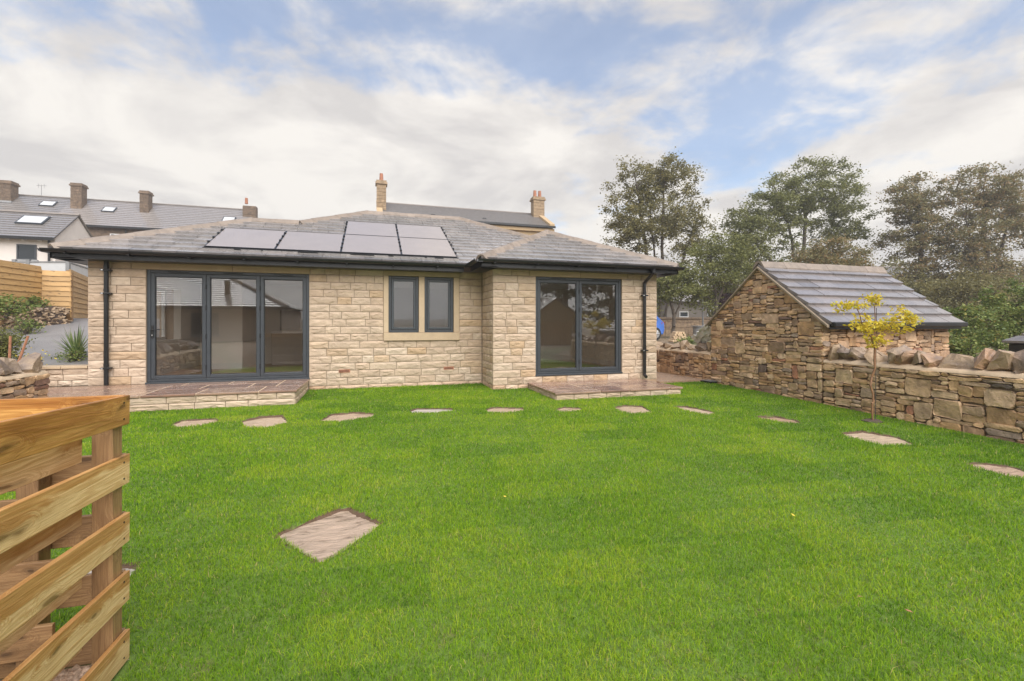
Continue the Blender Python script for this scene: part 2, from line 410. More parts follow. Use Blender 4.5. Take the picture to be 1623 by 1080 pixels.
m_lf_spike = leaf_mat('cordyline_leaf', [(0, (0.10, 0.16, 0.05)), (0.6, (0.24, 0.30, 0.11)), (1, (0.42, 0.43, 0.22))], 0.25, 0.4)
m_bark = simple('bark', (0.085, 0.066, 0.05), 0.9, 0.3, 6, 0.6, 25, 0.1)
m_sapbark = simple('sapling_bark', (0.23, 0.115, 0.055), 0.6, 0.3, 14, 0.3, 60, 0)

def ground_mat(name, stops, scale, bumps=0.5, rough=0.9, fine=60):
    t = NT(name); v = t.coords(False)
    f = t.noise(v, scale, 8, 0.62, 0.3)
    f2 = t.noise(v, fine, 5, 0.6)
    c = t.mix(1.0, t.ramp(f, stops), t.ramp(f2, [(0.3, (0.75,) * 3), (0.7, (1.2,) * 3)]), 'MULTIPLY')
    return t.done(t.bsdf(c, rough, t.bump(f2, bumps, 0.02)))
m_ground = ground_mat('rough_ground', [(0.35, (0.23, 0.155, 0.095)), (0.52, (0.17, 0.12, 0.07)), (0.62, (0.09, 0.10, 0.03)), (0.75, (0.07, 0.095, 0.022))], 0.35)
def turf_mat():
    t = NT('turf_soil'); v = t.coords(False)
    f = t.noise(v, 5, 8, 0.62, 0.3); f2 = t.noise(v, 60, 5, 0.6)
    c = t.ramp(f, [(0.3, (0.09, 0.13, 0.02)), (0.55, (0.11, 0.18, 0.022)), (0.75, (0.13, 0.11, 0.04))])
    nz = t.n('ShaderNodeSeparateXYZ', {0: t.n('ShaderNodeNewGeometry').outputs['True Normal']}).outputs[2]
    c = t.mix(t.ramp(nz, [(0.86, (1, 1, 1)), (0.97, (0, 0, 0))]), c, (0.11, 0.065, 0.038))      # cut turf edge: bare soil
    c = t.mix(1.0, c, t.ramp(f2, [(0.3, (0.7,) * 3), (0.7, (1.25,) * 3)]), 'MULTIPLY')
    return t.done(t.bsdf(c, 0.95, t.bump(f2, 0.5, 0.02)))
m_soil = turf_mat()
m_bedsoil = ground_mat('bed_soil', [(0.3, (0.06, 0.04, 0.03)), (0.7, (0.11, 0.075, 0.055))], 6, 0.9)
m_tarmac = ground_mat('wet_tarmac', [(0.3, (0.19, 0.18, 0.175)), (0.7, (0.27, 0.255, 0.25))], 1.2, 0.3, 0.45, 150)
m_gravelbase = ground_mat('gravel_bed', [(0.3, (0.28, 0.175, 0.11)), (0.7, (0.46, 0.30, 0.20))], 30, 0.9, 0.8, 90)
m_pebble = stone_mat('pebble', [(0, (0.12, 0.085, 0.065)), (0.5, (0.20, 0.15, 0.115)), (1, (0.27, 0.20, 0.15))], (0.5, 1.4), 0.3, 0.4)
m_carblue = simple('blue_car_paint', (0.035, 0.12, 0.42), 0.25, 0.03, 2, Coat_Weight=0.7)
m_tyre = simple('tyre', (0.015, 0.015, 0.015), 0.8, 0.1)
m_redlamp = simple('tail_lamp', (0.22, 0.02, 0.03), 0.2, 0.05)
m_cloth = simple('white_sheet', (0.72, 0.70, 0.66), 0.6, 0.08, 6, 0.3)
m_metal = simple('grey_metal', (0.22, 0.22, 0.22), 0.5, 0.1)
m_rust = simple('rusty_stake', (0.36, 0.16, 0.085), 0.8, 0.2, 20, 0.3)
m_cottage = simple('cottage_wall', (0.20, 0.175, 0.15), 0.9, 0.12, 1.5, 0.3, 20, 0)
m_panel = simple('pale_panel', (0.52, 0.52, 0.52), 0.4, 0.06, 2)

# ------------------------------------------------------------------ stone builders
def pitch_mesh(wd, ht, seed):
    """rock-faced block, face towards -Y, x centred, z from 0"""
    r = random.Random(seed)
    nx, ny = max(4, int(wd / 0.075)), 4
    vs, idx = [], {}
    ph = r.random() * 9; ledge = r.uniform(0.25, 0.75)
    for j in range(ny + 1):
        for i in range(nx + 1):
            fx, fz = i / nx, j / ny
            edge = (i in (0, nx)) or (j in (0, ny))
            x = (fx - 0.5) * wd; z = fz * ht
            if edge:
                y = -0.004 - r.random() * 0.004
            else:
                led = 0.5 + 0.5 * math.tanh(((ledge + 0.16 * sin(ph + fx * 5)) - fz) * -7)
                y = -(0.006 + 0.010 * led + r.random() * 0.012)
                x += (r.random() - .5) * wd / nx * 0.7; z += (r.random() - .5) * ht / ny * 0.6
            idx[i, j] = len(vs); vs.append((x, y, z))
    fs = []
    for j in range(ny):
        for i in range(nx):
            q = (idx[i, j], idx[i + 1, j], idx[i + 1, j + 1], idx[i, j + 1])
            if r.random() < .5: fs += [(q[0], q[1], q[2]), (q[0], q[2], q[3])]
            else: fs += [(q[0], q[1], q[3]), (q[1], q[2], q[3])]
    b = len(vs)
    ring = [(i, 0) for i in range(nx)] + [(nx, j) for j in range(ny)] + [(i, ny) for i in range(nx, 0, -1)] + [(0, j) for j in range(ny, 0, -1)]
    c4 = [(0, 0), (nx, 0), (nx, ny), (0, ny)]
    for c in c4:
        v = vs[idx[c]]; vs.append((v[0], 0.05, v[2]))
    sides = [[(i, 0) for i in range(nx + 1)], [(nx, j) for j in range(ny + 1)], [(i, ny) for i in range(nx, -1, -1)], [(0, j) for j in range(ny, -1, -1)]]
    for k, s_ in enumerate(sides):
        fs.append(tuple([idx[c] for c in reversed(s_)] + [b + k, b + (k + 1) % 4]))
    return new_mesh('stone', vs, fs)
PITCH = {}
def pitch_pool(wd, ht):
    key = (round(wd / 0.07), round(ht / 0.02))
    if key not in PITCH:
        PITCH[key] = [pitch_mesh(max(0.08, key[0] * 0.07), ht, hash(key) % 9999 + 17 * k) for k in range(4)]
    me = random.choice(PITCH[key])
    return me, wd / max(0.08, key[0] * 0.07)

def course_intervals(x0, x1, za, zb, openings):
    iv = [(x0, x1)]
    for (a, b, c, d) in openings:
        if zb <= c + 0.02 or za >= d - 0.02: continue
        out = []
        for (p, q) in iv:
            if b <= p or a >= q: out.append((p, q)); continue
            if a > p + 0.03: out.append((p, a))
            if b < q - 0.03: out.append((b, q))
        iv = out
    return iv
def coursed(parent, mat, x0, x1, courses, openings, place, lo=0.2, hi=0.56, joint=0.010, name='stone'):
    """place(x, z) -> (location, rotz); courses list of (z0, z1)"""
    n = 0
    for za, zb in courses:
        cm = m_base if (mat is m_walling and zb < 0.15 and len(courses) > 5) else mat
        for (p, q) in course_intervals(x0, x1, za, zb, openings):
            x = p
            while x < q - 1e-4:
                L = random.choice((random.uniform(lo, hi), random.uniform(lo, (lo + hi) / 2)))
                if q - (x + L) < lo * 0.8: L = q - x
                if L > hi * 1.35: L = L / 2
                wd, ht = L - joint, zb - za - joint
                me, sx = pitch_pool(wd, ht)
                loc, rz = place(x + L / 2, za + joint / 2)
                o = put(name, me, None, parent, loc, (0, 0, rz), (sx, random.uniform(0.8, 1.2), 1))
                if not me.materials: me.materials.append(mat)
                o.material_slots[0].link = 'OBJECT'; o.material_slots[0].material = cm
                x += L; n += 1
    return n

def pack(W, H, seed, cell=0.03, big=0.05):
    """random rubble: rectangles (x, z, w, h) filling W x H"""
    r = random.Random(seed)
    n = int(W / cell); hts = [0] * n; HC = int(round(H / cell)); out = []
    while True:
        m = min(hts)
        if m >= HC: break
        i = hts.index(m); j = i
        while j < n and hts[j] == m: j += 1
        L = j - i
        q = r.random()
        if q < big: h, wd = r.randint(6, 9), r.randint(7, 13)
        elif q < 0.20: h, wd = r.randint(4, 5), r.randint(5, 9)
        elif q < 0.62: h, wd = r.randint(2, 3), r.randint(6, 14)
        else: h, wd = 1 + (r.random() < 0.6), r.randint(4, 13)
        wd = min(wd, L)
        if L - wd < 3: wd = L
        if wd > 16: wd = wd // 2
        if wd <= 2: h = min(h, 3)
        h = min(h, HC - m)
        out.append((i * cell, m * cell, wd * cell, h * cell))
        for k in range(i, i + wd): hts[k] = m + h
    return out
def clip_poly(poly, a, b, c):
    """keep a*x+b*z<=c"""
    out = []
    for i in range(len(poly)):
        p, q = poly[i], poly[(i + 1) % len(poly)]
        dp, dq = a * p[0] + b * p[1] - c, a * q[0] + b * q[1] - c
        if dp <= 0: out.append(p)
        if (dp < 0 < dq) or (dq < 0 < dp):
            t = dp / (dp - dq); out.append((p[0] + t * (q[0] - p[0]), p[1] + t * (q[1] - p[1])))
    return out
def rubble_mesh(poly, seed, bulge=0.014):
    """irregular stone from outline polygon; front -Y"""
    r = random.Random(seed)
    cx = sum(p[0] for p in poly) / len(poly); cz = sum(p[1] for p in poly) / len(poly)
    size = min(max(p[0] for p in poly) - min(p[0] for p in poly), max(p[1] for p in poly) - min(p[1] for p in poly))
    pts = []
    n = len(poly)
    for i in range(n):
        p, q = poly[i], poly[(i + 1) % n]
        L = math.hypot(q[0] - p[0], q[1] - p[1])
        if L < 0.03: pts.append(p); continue
        c = min(0.3, r.uniform(0.012, 0.035) / L)
        pts.append((p[0] + (q[0] - p[0]) * c, p[1] + (q[1] - p[1]) * c))
        if L > 0.16:
            nx, nz = -(q[1] - p[1]) / L, (q[0] - p[0]) / L; jit = (r.random() - .45) * 0.02
            pts.append(((p[0] + q[0]) / 2 + nx * jit, (p[1] + q[1]) / 2 + nz * jit))
        pts.append((p[0] + (q[0] - p[0]) * (1 - c), p[1] + (q[1] - p[1]) * (1 - c)))
    pts = [(p[0] + (r.random() - .5) * min(.012, size * .12), p[1] + (r.random() - .5) * min(.012, size * .12)) for p in pts]
    n = len(pts); vs = []; fs = []
    tx, tz = (r.random() - .5) * 0.16, (r.random() - .5) * 0.26
    pr = r.uniform(0.0, 0.022)
    inset = min(0.26, 0.008 / max(size, 0.02) + 0.035)
    for p in pts: vs.append((p[0] - cx, 0.05, p[1] - cz))
    for p in pts: vs.append((p[0] - cx, -pr - 0.004 * r.random(), p[1] - cz))
    for p in pts:
        x, z = (p[0] - cx) * (1 - inset), (p[1] - cz) * (1 - inset)
        vs.append((x, -pr - bulge * r.uniform(.25, .8) + tx * x + tz * z, z))
    vs.append(((r.random() - .5) * size * .3, -pr - bulge * r.uniform(.5, 1.0), (r.random() - .5) * size * .3))
    for i in range(n):
        j = (i + 1) % n
        fs += [(i, j, n + j, n + i), (n + i, n + j, 2 * n + j, 2 * n + i), (2 * n + i, 2 * n + j, 3 * n)]
    return new_mesh('stone', vs, fs), cx, cz
def rubble_face(parent, mat, W, H, place, seed, clips=(), rz=0, name='stone', cell=0.03, big=0.05, limit=None):
    """fill W x H with stones; place(x, z) -> world location on the face plane"""
    r = random.Random(seed); n = 0
    for (x, z, wd, h) in pack(W, H, seed, cell, big):
        j = 0.0035
        k = lambda: (r.random() - .5) * min(0.05, min(wd, h) * 0.42)
        sk = (r.random() - .5) * min(.06, wd * .22)
        poly = [(x + j + k() * .6 + sk * .3, z + j + k() * .7), (x + wd - j + k() * .6, z + j + k() * .7), (x + wd - j + k() * .6 - sk * .3, z + h - j + k() * .7), (x + j + k() * .6, z + h - j + k() * .7)]
        for c in clips: 
            poly = clip_poly(poly, *c)
            if len(poly) < 3: break
        if len(poly) < 3: continue
        A = abs(sum(poly[i][0] * poly[(i + 1) % len(poly)][1] - poly[(i + 1) % len(poly)][0] * poly[i][1] for i in range(len(poly)))) / 2
        if A < 0.0012: continue
        me, cx, cz = rubble_mesh(poly, r.random())
        put(name, me, mat, parent, place(cx, cz), (0, 0, rz)); n += 1
    return n
def rock_mesh(sx, sy, sz, seed, n=13):
    r = random.Random(seed); bm = bmesh.new()
    for _ in range(n):
        v = Vector((r.gauss(0, 1), r.gauss(0, 1), r.gauss(0, 1))).normalized()
        m = max(abs(v.x), abs(v.y), abs(v.z)); v = v / m * r.uniform(.8, 1.0) * 0.6 + v * 0.4
        bm.verts.new((v.x * sx / 2, v.y * sy / 2, v.z * sz / 2))
    res = bmesh.ops.convex_hull(bm, input=bm.verts)
    bmesh.ops.delete(bm, geom=[g for g in res['geom_interior'] if isinstance(g, bmesh.types.BMVert)], context='VERTS')
    bmesh.ops.subdivide_edges(bm, edges=bm.edges, cuts=2, use_grid_fill=True, fractal=0.55, seed=int(seed * 1000) % 1000)
    me = bpy.data.meshes.new('rock'); bm.to_mesh(me); bm.free()
    return me

# ================================================================== SETTING
# terrain sheet to the horizon
def terrain_h(x, y):
    g = np.where((x > -4.7) & (x < 7.75) & (y < 18), -0.35, 0.0)
    right = np.clip((x - 7.75) / 0.6, 0, 1) * (0.34 + 0.012 * np.clip(y - 4, -10, 20))
    left = np.clip((-4.7 - x) / 0.5, 0, 1) * (0.42 + 0.11 * np.clip(-6.5 - x, 0, 40) * np.clip((y - 5) / 8, 0, 1))
    left = np.where((x > -6.6) & (y > 8.4) & (y < 10.2), 0.08, left)
    back = np.clip((y - 18) / 1.0, 0, 1) * (0.5 + 0.0 * y)
    hill = np.clip((y - 20) / 60, 0, 1) * 3.5 * np.clip((6 - x) / 14, 0, 1)
    far = 0.02 * np.clip(np.hypot(x, y) - 90, 0, 400)
    base = np.maximum(np.maximum(right, left), back)
    return np.where(g < 0, g + lawn_z(x, y) * 1.0, base + hill * (y > 18)) + far
gx = np.unique(np.concatenate([np.linspace(-400, -30, 16), np.linspace(-30, 30, 121), np.linspace(30, 400, 16), [-4.75, -4.65, 7.7, 7.8]]))
gy = np.unique(np.concatenate([np.linspace(-400, -20, 16), np.linspace(-20, 60, 161), np.linspace(60, 500, 16), [17.95, 18.05]]))
GX, GY = np.meshgrid(gx, gy)
GZ = terrain_h(GX, GY)
V = np.stack([GX.ravel(), GY.ravel(), GZ.ravel()], 1)
nx_ = len(gx); ii = np.arange(len(V)).reshape(GX.shape)
F = np.stack([ii[:-1, :-1].ravel(), ii[:-1, 1:].ravel(), ii[1:, 1:].ravel(), ii[1:, :-1].ravel()], 1)
tag(put('ground', np_mesh('ground', V, F, smooth=True), m_ground), 'rough brown earth around the garden and yard', kind='structure')

# stepping stones (outlines surveyed on the lawn)
STEPS = [
    ([(443, 845), (546, 803), (599, 829), (512, 886)], 'large grey riven stepping stone alone in the front of the lawn'),
    ([(276, 671), (292, 665), (340, 663), (345, 667), (318, 673), (284, 676)], 'flat brown stepping stone nearest the timber enclosure, below the left terrace'),
    ([(384, 667), (412, 660), (446, 658), (454, 668), (424, 676), (393, 675)], 'pale tan stepping stone in front of the left terrace corner, second of the curved row'),
    ([(510, 666), (527, 656), (560, 653), (592, 655), (586, 660), (540, 666)], 'pinkish stepping stone between left terrace corner and kitchen window'),
    ([(652, 650), (662, 647), (714, 647), (716, 650), (690, 653), (656, 653)], 'thin grey stepping stone below the two-light window'),
    ([(772, 649), (782, 645), (826, 646), (828, 650), (800, 653), (776, 652)], 'brown stepping stone below the inner corner of the wing'),
    ([(884, 648), (894, 645), (919, 646), (916, 650), (890, 651)], 'smallest reddish stepping stone in front of the low right terrace'),
    ([(974, 645), (990, 642), (1016, 643), (1030, 652), (1004, 654), (984, 650)], 'reddish brown stepping stone right of the smallest one'),
    ([(1068, 644), (1085, 643), (1110, 648), (1132, 653), (1122, 656), (1090, 650)], 'pale stepping stone just beyond the right terrace corner'),
    ([(1200, 660), (1228, 659), (1258, 665), (1268, 670), (1240, 668), (1212, 663)], 'brown stepping stone at the foot of the shed gable'),
    ([(1334, 686), (1368, 683), (1420, 692), (1444, 703), (1400, 703), (1352, 693)], 'long pinkish stepping stone beside the yellow sapling'),
    ([(1536, 735), (1556, 733), (1600, 738), (1640, 750), (1640, 758), (1592, 750)], 'brown stepping stone cut by the right edge near the wall'),
    ([(120, 905), (150, 893), (212, 897), (190, 918), (140, 930)], 'grey stepping stone half hidden behind the timber enclosure post'),
]
step_polys = []
for px_list, lab in STEPS:
    step_polys.append([pix_ground(*p) for p in px_list])
def in_poly(X, Y, poly, grow=0.0):
    c = np.zeros(X.shape, bool); n = len(poly)
    cx = sum(p[0] for p in poly) / n; cy = sum(p[1] for p in poly) / n
    P = []
    for p in poly:
        d = math.hypot(p[0] - cx, p[1] - cy); s_ = (d + grow) / d
        P.append((cx + (p[0] - cx) * s_, cy + (p[1] - cy) * s_))
    for i in range(n):
        (x1, y1), (x2, y2) = P[i], P[(i + 1) % n]
        cond = ((y1 > Y) != (y2 > Y))
        with np.errstate(divide='ignore', invalid='ignore'):
            xi = (x2 - x1) * (Y - y1) / (y2 - y1 + 1e-12) + x1
        c ^= cond & (X < xi)
    return c
for poly, (_, lab) in zip(step_polys, STEPS):
    n = len(poly); c = sum(poly, Vector()) / n
    r = random.Random(lab)
    rim = []
    for i in range(n):
        p, q = poly[i], poly[(i + 1) % n]
        for t in (0, 0.34, 0.67):
            v = p.lerp(q, t); d = (v - c); k = 1 + 0.03 / max(d.length, .1) + (r.random() - .5) * 0.03 * (t > 0)
            rim.append(c + d * k)
    m = len(rim); zt = c.z - 0.026
    vs = [(v.x - c.x, v.y - c.y, -0.08) for v in rim] + [(v.x - c.x, v.y - c.y, 0 + r.uniform(-.004, .004)) for v in rim]
    for s_ in (0.86, 0.5): vs += [((v.x - c.x) * s_, (v.y - c.y) * s_, r.uniform(-.003, .008)) for v in rim]
    vs.append((0, 0, 0.004))
    fs = []
    for i in range(m):
        j = (i + 1) % m
        for k in range(3): fs.append((k * m + i, k * m + j, (k + 1) * m + j, (k + 1) * m + i))
        fs.append((3 * m + i, 3 * m + j, 4 * m))
    o = put('stepping_stone', new_mesh('stepping_stone', vs, fs), m_step if 'grey' in lab else m_step2, None, (c.x, c.y, zt))
    tag(o, lab, 'stepping stone', 'stepping stones set in the lawn')

# the timber enclosure stands a touch out of square on the lawn
FX, FYE, ENC_ROT = -1.03, 2.42, radians(-1.0)
def in_enclosure(X, Y, grow=0.0):
    dx, dy = X - FX, Y - FYE
    return ((cos(ENC_ROT) * dx + sin(ENC_ROT) * dy) < grow) & ((-sin(ENC_ROT) * dx + cos(ENC_ROT) * dy) < grow)
def turn(o):
    p = Vector((FX, FYE, 0)); R_ = Matrix.Rotation(ENC_ROT, 4, 'Z')
    o.rotation_euler = (0, 0, ENC_ROT); o.location = p - R_ @ p
    return o
# lawn surface: dips where the stones are let in
lx = np.arange(-4.6, 7.62, 0.045); ly = np.arange(-6, 10.3, 0.045)
LX, LY = np.meshgrid(lx, ly)
def wob(X, Y, s=0):
    return (np.sin(X * 1.3 + s) * np.cos(Y * 1.1 + 2 * s) + 0.6 * np.sin(X * 2.9 + Y * 1.7 + s) + 0.5 * np.cos(X * 4.1 - Y * 3.3 + 3 * s) + 0.35 * np.sin(X * 7.7 + Y * 6.1 + s)) / 2.45
LZ = lawn_z(LX, LY) - 0.008 + 0.006 * wob(LX, LY)
def poly_depth(X, Y, poly):
    """distance to the outline, positive inside"""
    d = np.full(X.shape, 9.0); n = len(poly)
    for i in range(n):
        (x1, y1), (x2, y2) = poly[i], poly[(i + 1) % n]; ex, ey = x2 - x1, y2 - y1
        t = np.clip(((X - x1) * ex + (Y - y1) * ey) / (ex * ex + ey * ey + 1e-9), 0, 1)
        d = np.minimum(d, np.hypot(X - x1 - t * ex, Y - y1 - t * ey))
    return np.where(in_poly(X, Y, poly), d, -d)
for poly in step_polys:
    dd = poly_depth(LX, LY, [(p.x, p.y) for p in poly]) + 0.012 * wob(LX * 9, LY * 9, 1.0)
    LZ -= 0.07 * np.clip((dd + 0.025) / 0.05, 0, 1)
# enclosure gravel and gravel path lie outside the lawn
keep = ~((LX > 6.28) & (LY > 9.05)) & ~in_enclosure(LX, LY, -.03) & ~((LX < 2.4) & (LY > 10.12))
ii = np.arange(LX.size).reshape(LX.shape)
kq = keep[:-1, :-1] & keep[1:, 1:] & keep[1:, :-1] & keep[:-1, 1:]
F = np.stack([ii[:-1, :-1][kq], ii[:-1, 1:][kq], ii[1:, 1:][kq], ii[1:, :-1][kq]], 1)
tag(put('lawn', np_mesh('lawn', np.stack([LX.ravel(), LY.ravel(), LZ.ravel()], 1), F, smooth=True), m_soil), 'mown green lawn between house and boundary walls', kind='structure')

# grass blades, one mass
def blades():
    N = 4200000
    X = rng.uniform(-4.5, 7.58, N); Y = rng.uniform(0.2, 10.08, N)
    Fd = X * SY + Y * CY_; Rd = X * CY_ - Y * SY
    D = np.hypot(X, Y)
    dens = np.minimum(1.0, (2.6 / np.maximum(D, .5)) ** 1.15)          # share of the full density
    ok = (rng.random(N) < dens * 0.55) & (Fd > 0.3) & (np.abs(Rd) < Fd * 1.35 + 1.5)
    ok &= ~((X > 6.25) & (Y > 9.0)) & ~in_enclosure(X, Y, .03) & ~((X < -1.22) & (Y > 8.46)) & ~((X > 3.13) & (X < 5.82) & (Y > 7.58)) & ~((X > 2.36) & (Y > 9.12)) & ~(X > 7.52)
    X, Y, D = X[ok], Y[ok], D[ok]
    for poly in step_polys:
        k = ~in_poly(X, Y, [(p.x, p.y) for p in poly], 0.03); X, Y, D = X[k], Y[k], D[k]
    n = len(X)
    Z = lawn_z(X, Y) - 0.012
    bare = (wob(X * 4.3 + 1, Y * 4.3, 5.5) + .5 * wob(X * 11, Y * 11, 1.5))
    k = ~((bare > 0.98) & (rng.random(n) < .55)); X, Y, D, Z, bare = X[k], Y[k], D[k], Z[k], bare[k]; n = len(X)
    patch = wob(X * 1.0, Y * 1.0, 0.7); patch2 = wob(X * 3.3, Y * 3.3, 2.1)
    h = rng.uniform(0.018, 0.040, n) * np.where(rng.random(n) < .04, 1.5, 1.0) * (1 + 0.22 * patch2) * (1 + 0.1 * patch)
    wdt = rng.uniform(0.0016, 0.0030, n) * np.clip((D / 2.6) ** 0.75, 1, 3.2)
    az = rng.uniform(0, 2 * pi, n); fz = rng.uniform(0, 2 * pi, n)
    lean = np.abs(rng.normal(0.55, 0.42, n)).clip(0, 1.5)
    dx, dy = np.cos(az) * lean, np.sin(az) * lean
    sx, sy = np.cos(fz) * wdt / 2, np.sin(fz) * wdt / 2
    V = np.empty((n, 5, 3))
    V[:, 0] = np.stack([X - sx, Y - sy, Z], 1); V[:, 1] = np.stack([X + sx, Y + sy, Z], 1)
    mx, my, mz = X + dx * h * 0.35, Y + dy * h * 0.35, Z + h * 0.62
    V[:, 2] = np.stack([mx + sx * .85, my + sy * .85, mz], 1); V[:, 3] = np.stack([mx - sx * .85, my - sy * .85, mz], 1)
    V[:, 4] = np.stack([X + dx * h, Y + dy * h, Z + h * (1.05 - 0.32 * lean)], 1)
    tone = 0.52 + 0.08 * patch + 0.11 * patch2 + rng.normal(0, 0.17, n)
    sv = Y * cos(.12) + X * sin(.12); su = X * cos(.12) - Y * sin(.12)
    si = np.floor(sv / .41).astype(int); sj = np.floor((su + (si % 2) * .6) / 1.25).astype(int)
    tone += 0.16 * (np.modf(np.sin(si * 12.9898 + sj * 78.233) * 43758.5453)[0]) - 0.16 * (np.abs(sv / .41 - np.round(sv / .41)) < .035)
    tone += 0.10 * np.clip(wob(X * .55, Y * .55, 4.2), -1, 1)
    tone += np.where(bare > 0.9, .2, 0) * rng.random(n)
    edge_drop = np.clip((X - 4.6) / 2.6, 0, 1) * 0.2 + np.clip((Y - 8.6) / 1.2, 0, 1) * 0.16  # lower tone towards the right wall and the house
    tone -= edge_drop
    dead = rng.random(n) < np.where(bare > .9, .12, .018)
    tone = np.where(dead, 1.0, np.clip(tone, 0, 0.92))
    b = np.arange(n)[:, None] * 5
    F = np.concatenate([b + np.array([0, 1, 2]), b + np.array([0, 2, 3]), b + np.array([3, 2, 4])], 0)
    return np_mesh('grass', V.reshape(-1, 3), F, np.repeat(tone, 5))
tag(put('grass', blades(), m_grass), 'short bright green grass of the mown lawn', 'grass', kind='stuff')

# gravel path beside the wing and gravel in the enclosure
def gravel(name, x0, x1, y0, y1, z, n, size, label, seed, rot=False):
    base = MB().box(x0, x1, y0, y1, z - 0.06, z).put(name + '_bed', m_gravelbase)
    if rot: turn(base)
    tag(base, label + ' bed', kind='structure')
    r = np.random.default_rng(seed)
    ico = [(-1, 0, .0), (1, 0, .1), (0, -1, 0), (0, 1, .0), (0.1, 0.1, 1), (0, 0, -1)]
    fa = np.array([(0, 2, 4), (2, 1, 4), (1, 3, 4), (3, 0, 4)])
    ico = np.array(ico)
    P = np.stack([r.uniform(x0, x1, n), r.uniform(y0, y1, n), np.full(n, z)], 1)
    s = r.uniform(.5, 1.2, (n, 1, 1)) * size * np.stack([r.uniform(.7, 1.3, (n, 1)), r.uniform(.7, 1.3, (n, 1)), r.uniform(.5, .9, (n, 1))], 2)
    a = r.uniform(0, 2 * pi, n); ca, sa = np.cos(a)[:, None], np.sin(a)[:, None]
    L = ico[None] * s
    Vx = L[:, :, 0] * ca - L[:, :, 1] * sa; Vy = L[:, :, 0] * sa + L[:, :, 1] * ca
    V = np.stack([Vx, Vy, L[:, :, 2]], 2) + P[:, None]
    F = (np.arange(n)[:, None, None] * 6 + fa[None]).reshape(-1, 3)
    o = put(name, np_mesh(name, V.reshape(-1, 3), F), m_gravelstone)
    if rot: turn(o)
    return tag(o, label, 'gravel', kind='stuff')
def gravelstone():
    t = NT('gravel_stone'); v = t.coords(False)
    c = t.ramp(t.noise(v, 28, 2, 0.5), [(0.3, (0.14, 0.10, 0.07)), (0.45, (0.34, 0.235, 0.16)), (0.55, (0.21, 0.145, 0.10)), (0.7, (0.50, 0.35, 0.25))])
    return t.done(t.bsdf(c, 0.5))
m_gravelstone = gravelstone()
gravel('gravel_path', 6.30, 7.58, 9.03, 16, 0.045, 5000, 0.017, 'reddish gravel path between wing and rubble wall', 3)
gravel('gravel', -3.6, -1.035, -0.5, 2.415, -0.115, 14000, 0.017, 'brown pebbles inside the timber enclosure', 4, True)

# tarmac drive and its bank
dv = MB()
dv.add([(-15, 10.6, 0.62), (-5.0, 10.6, 0.62), (-5.0, 17.5, 1.55), (-15, 17.5, 1.55), (-15, 10.6, 0.2), (-5.0, 10.6, 0.2), (-5.0, 17.5, 0.2), (-15, 17.5, 0.2)],
       [(0, 1, 2, 3), (0, 4, 5, 1), (1, 5, 6, 2), (2, 6, 7, 3), (3, 7, 4, 0)])
tag(dv.put('drive', m_tarmac), 'wet grey tarmac drive left of the house', kind='structure')

# ================================================================== BUNGALOW
house = thing('stone_bungalow', 'single-storey pale sandstone bungalow with hipped slate roof and solar panels', 'bungalow', (-1, 12, 0))
XL, XI, XR = -4.89, 2.39, 6.30
YM, YW = 10.10, 9.15
ZT = 2.53
def hbox(name, mat, x0, x1, y0, y1, z0, z1, parent=None, bevel=0):
    return boxo(name, mat, parent or house, x0, x1, y0, y1, z0, z1, bevel)
D1 = (-4.01, -1.225, 0.25, 2.378)      # left bifold  x0 x1 z0 z1
D2 = (3.325, 5.39, 0.262, 2.378)       # wing bifold
WN = (0.23, 1.857, 1.01, 2.53)         # window with stone surround
# wall cores with openings
def wall_core(name, x0, x1, y0, y1, z0, z1, openings):
    m = MB(); xs = sorted(set([x0, x1] + [o for q in openings for o in q[:2]]))
    for a, b in zip(xs[:-1], xs[1:]):
        cuts = [(o[2], o[3]) for o in openings if o[0] <= a + 1e-6 and o[1] >= b - 1e-6]
        z = z0
        for c, d in sorted(cuts):
            if c > z: m.box(a, b, y0, y1, z, c)
            z = d
        if z < z1 - 1e-4: m.box(a, b, y0, y1, z, z1)
    return m.put(name, m_mortar, house)
wall_m = wall_core('wall', XL, XI, YM + 0.012, YM + 0.3, -0.3, ZT, [D1, (0.333, 1.73, 1.18, 2.40)])
wall_w = wall_core('wall', XI + 0.012, XR, YW + 0.012, YW + 0.3, -0.3, ZT, [D2])
wall_s = hbox('wall', m_mortar, XI + 0.012, XI + 0.3, YW + 0.31, YM + 0.29, -0.3, ZT)
hbox('wall', m_walling, XL, XL + 0.29, YM + 0.31, 14.4, -0.3, 1.0)
hbox('wall', m_walling, XL, XL + 0.29, YM + 0.31, 11.4, 1.0, 2.2); hbox('wall', m_walling, XL, XL + 0.29, 13.0, 14.4, 1.0, 2.2)
hbox('wall', m_walling, XL, XL + 0.29, YM + 0.31, 14.4, 2.2, ZT)
hbox('wall', m_walling, XR - 0.29, XR, YW + 0.31, 17.5, -0.3, ZT)
hbox('wall', m_walling, XL, XR - 0.3, 14.41, 14.7, -0.3, ZT)
P = 0.152
courses = [(ZT - P * (k + 1), ZT - P * k) for k in range(17)]
open_m = [(D1[0], D1[1], D1[2] - 1, D1[3]), (D1[0] - 0.23, D1[1] + 0.02, 2.378, 2.6), WN]
n1 = coursed(wall_m, m_walling, XL, XI - 0.02, courses, open_m, lambda x, z: ((x, YM, z), 0), 0.23, 0.62)
open_w = [D2, (D2[0] - 0.14, D2[1] + 0.14, 2.378, 2.6)]
n2 = coursed(wall_w, m_walling, XI - 0.006, XR, courses, open_w, lambda x, z: ((x, YW, z), 0), 0.23, 0.60)
n3 = coursed(wall_s, m_walling, YW + 0.055, YM - 0.012, courses, [], lambda y, z: ((XI, y, z), -pi / 2), 0.2, 0.42)
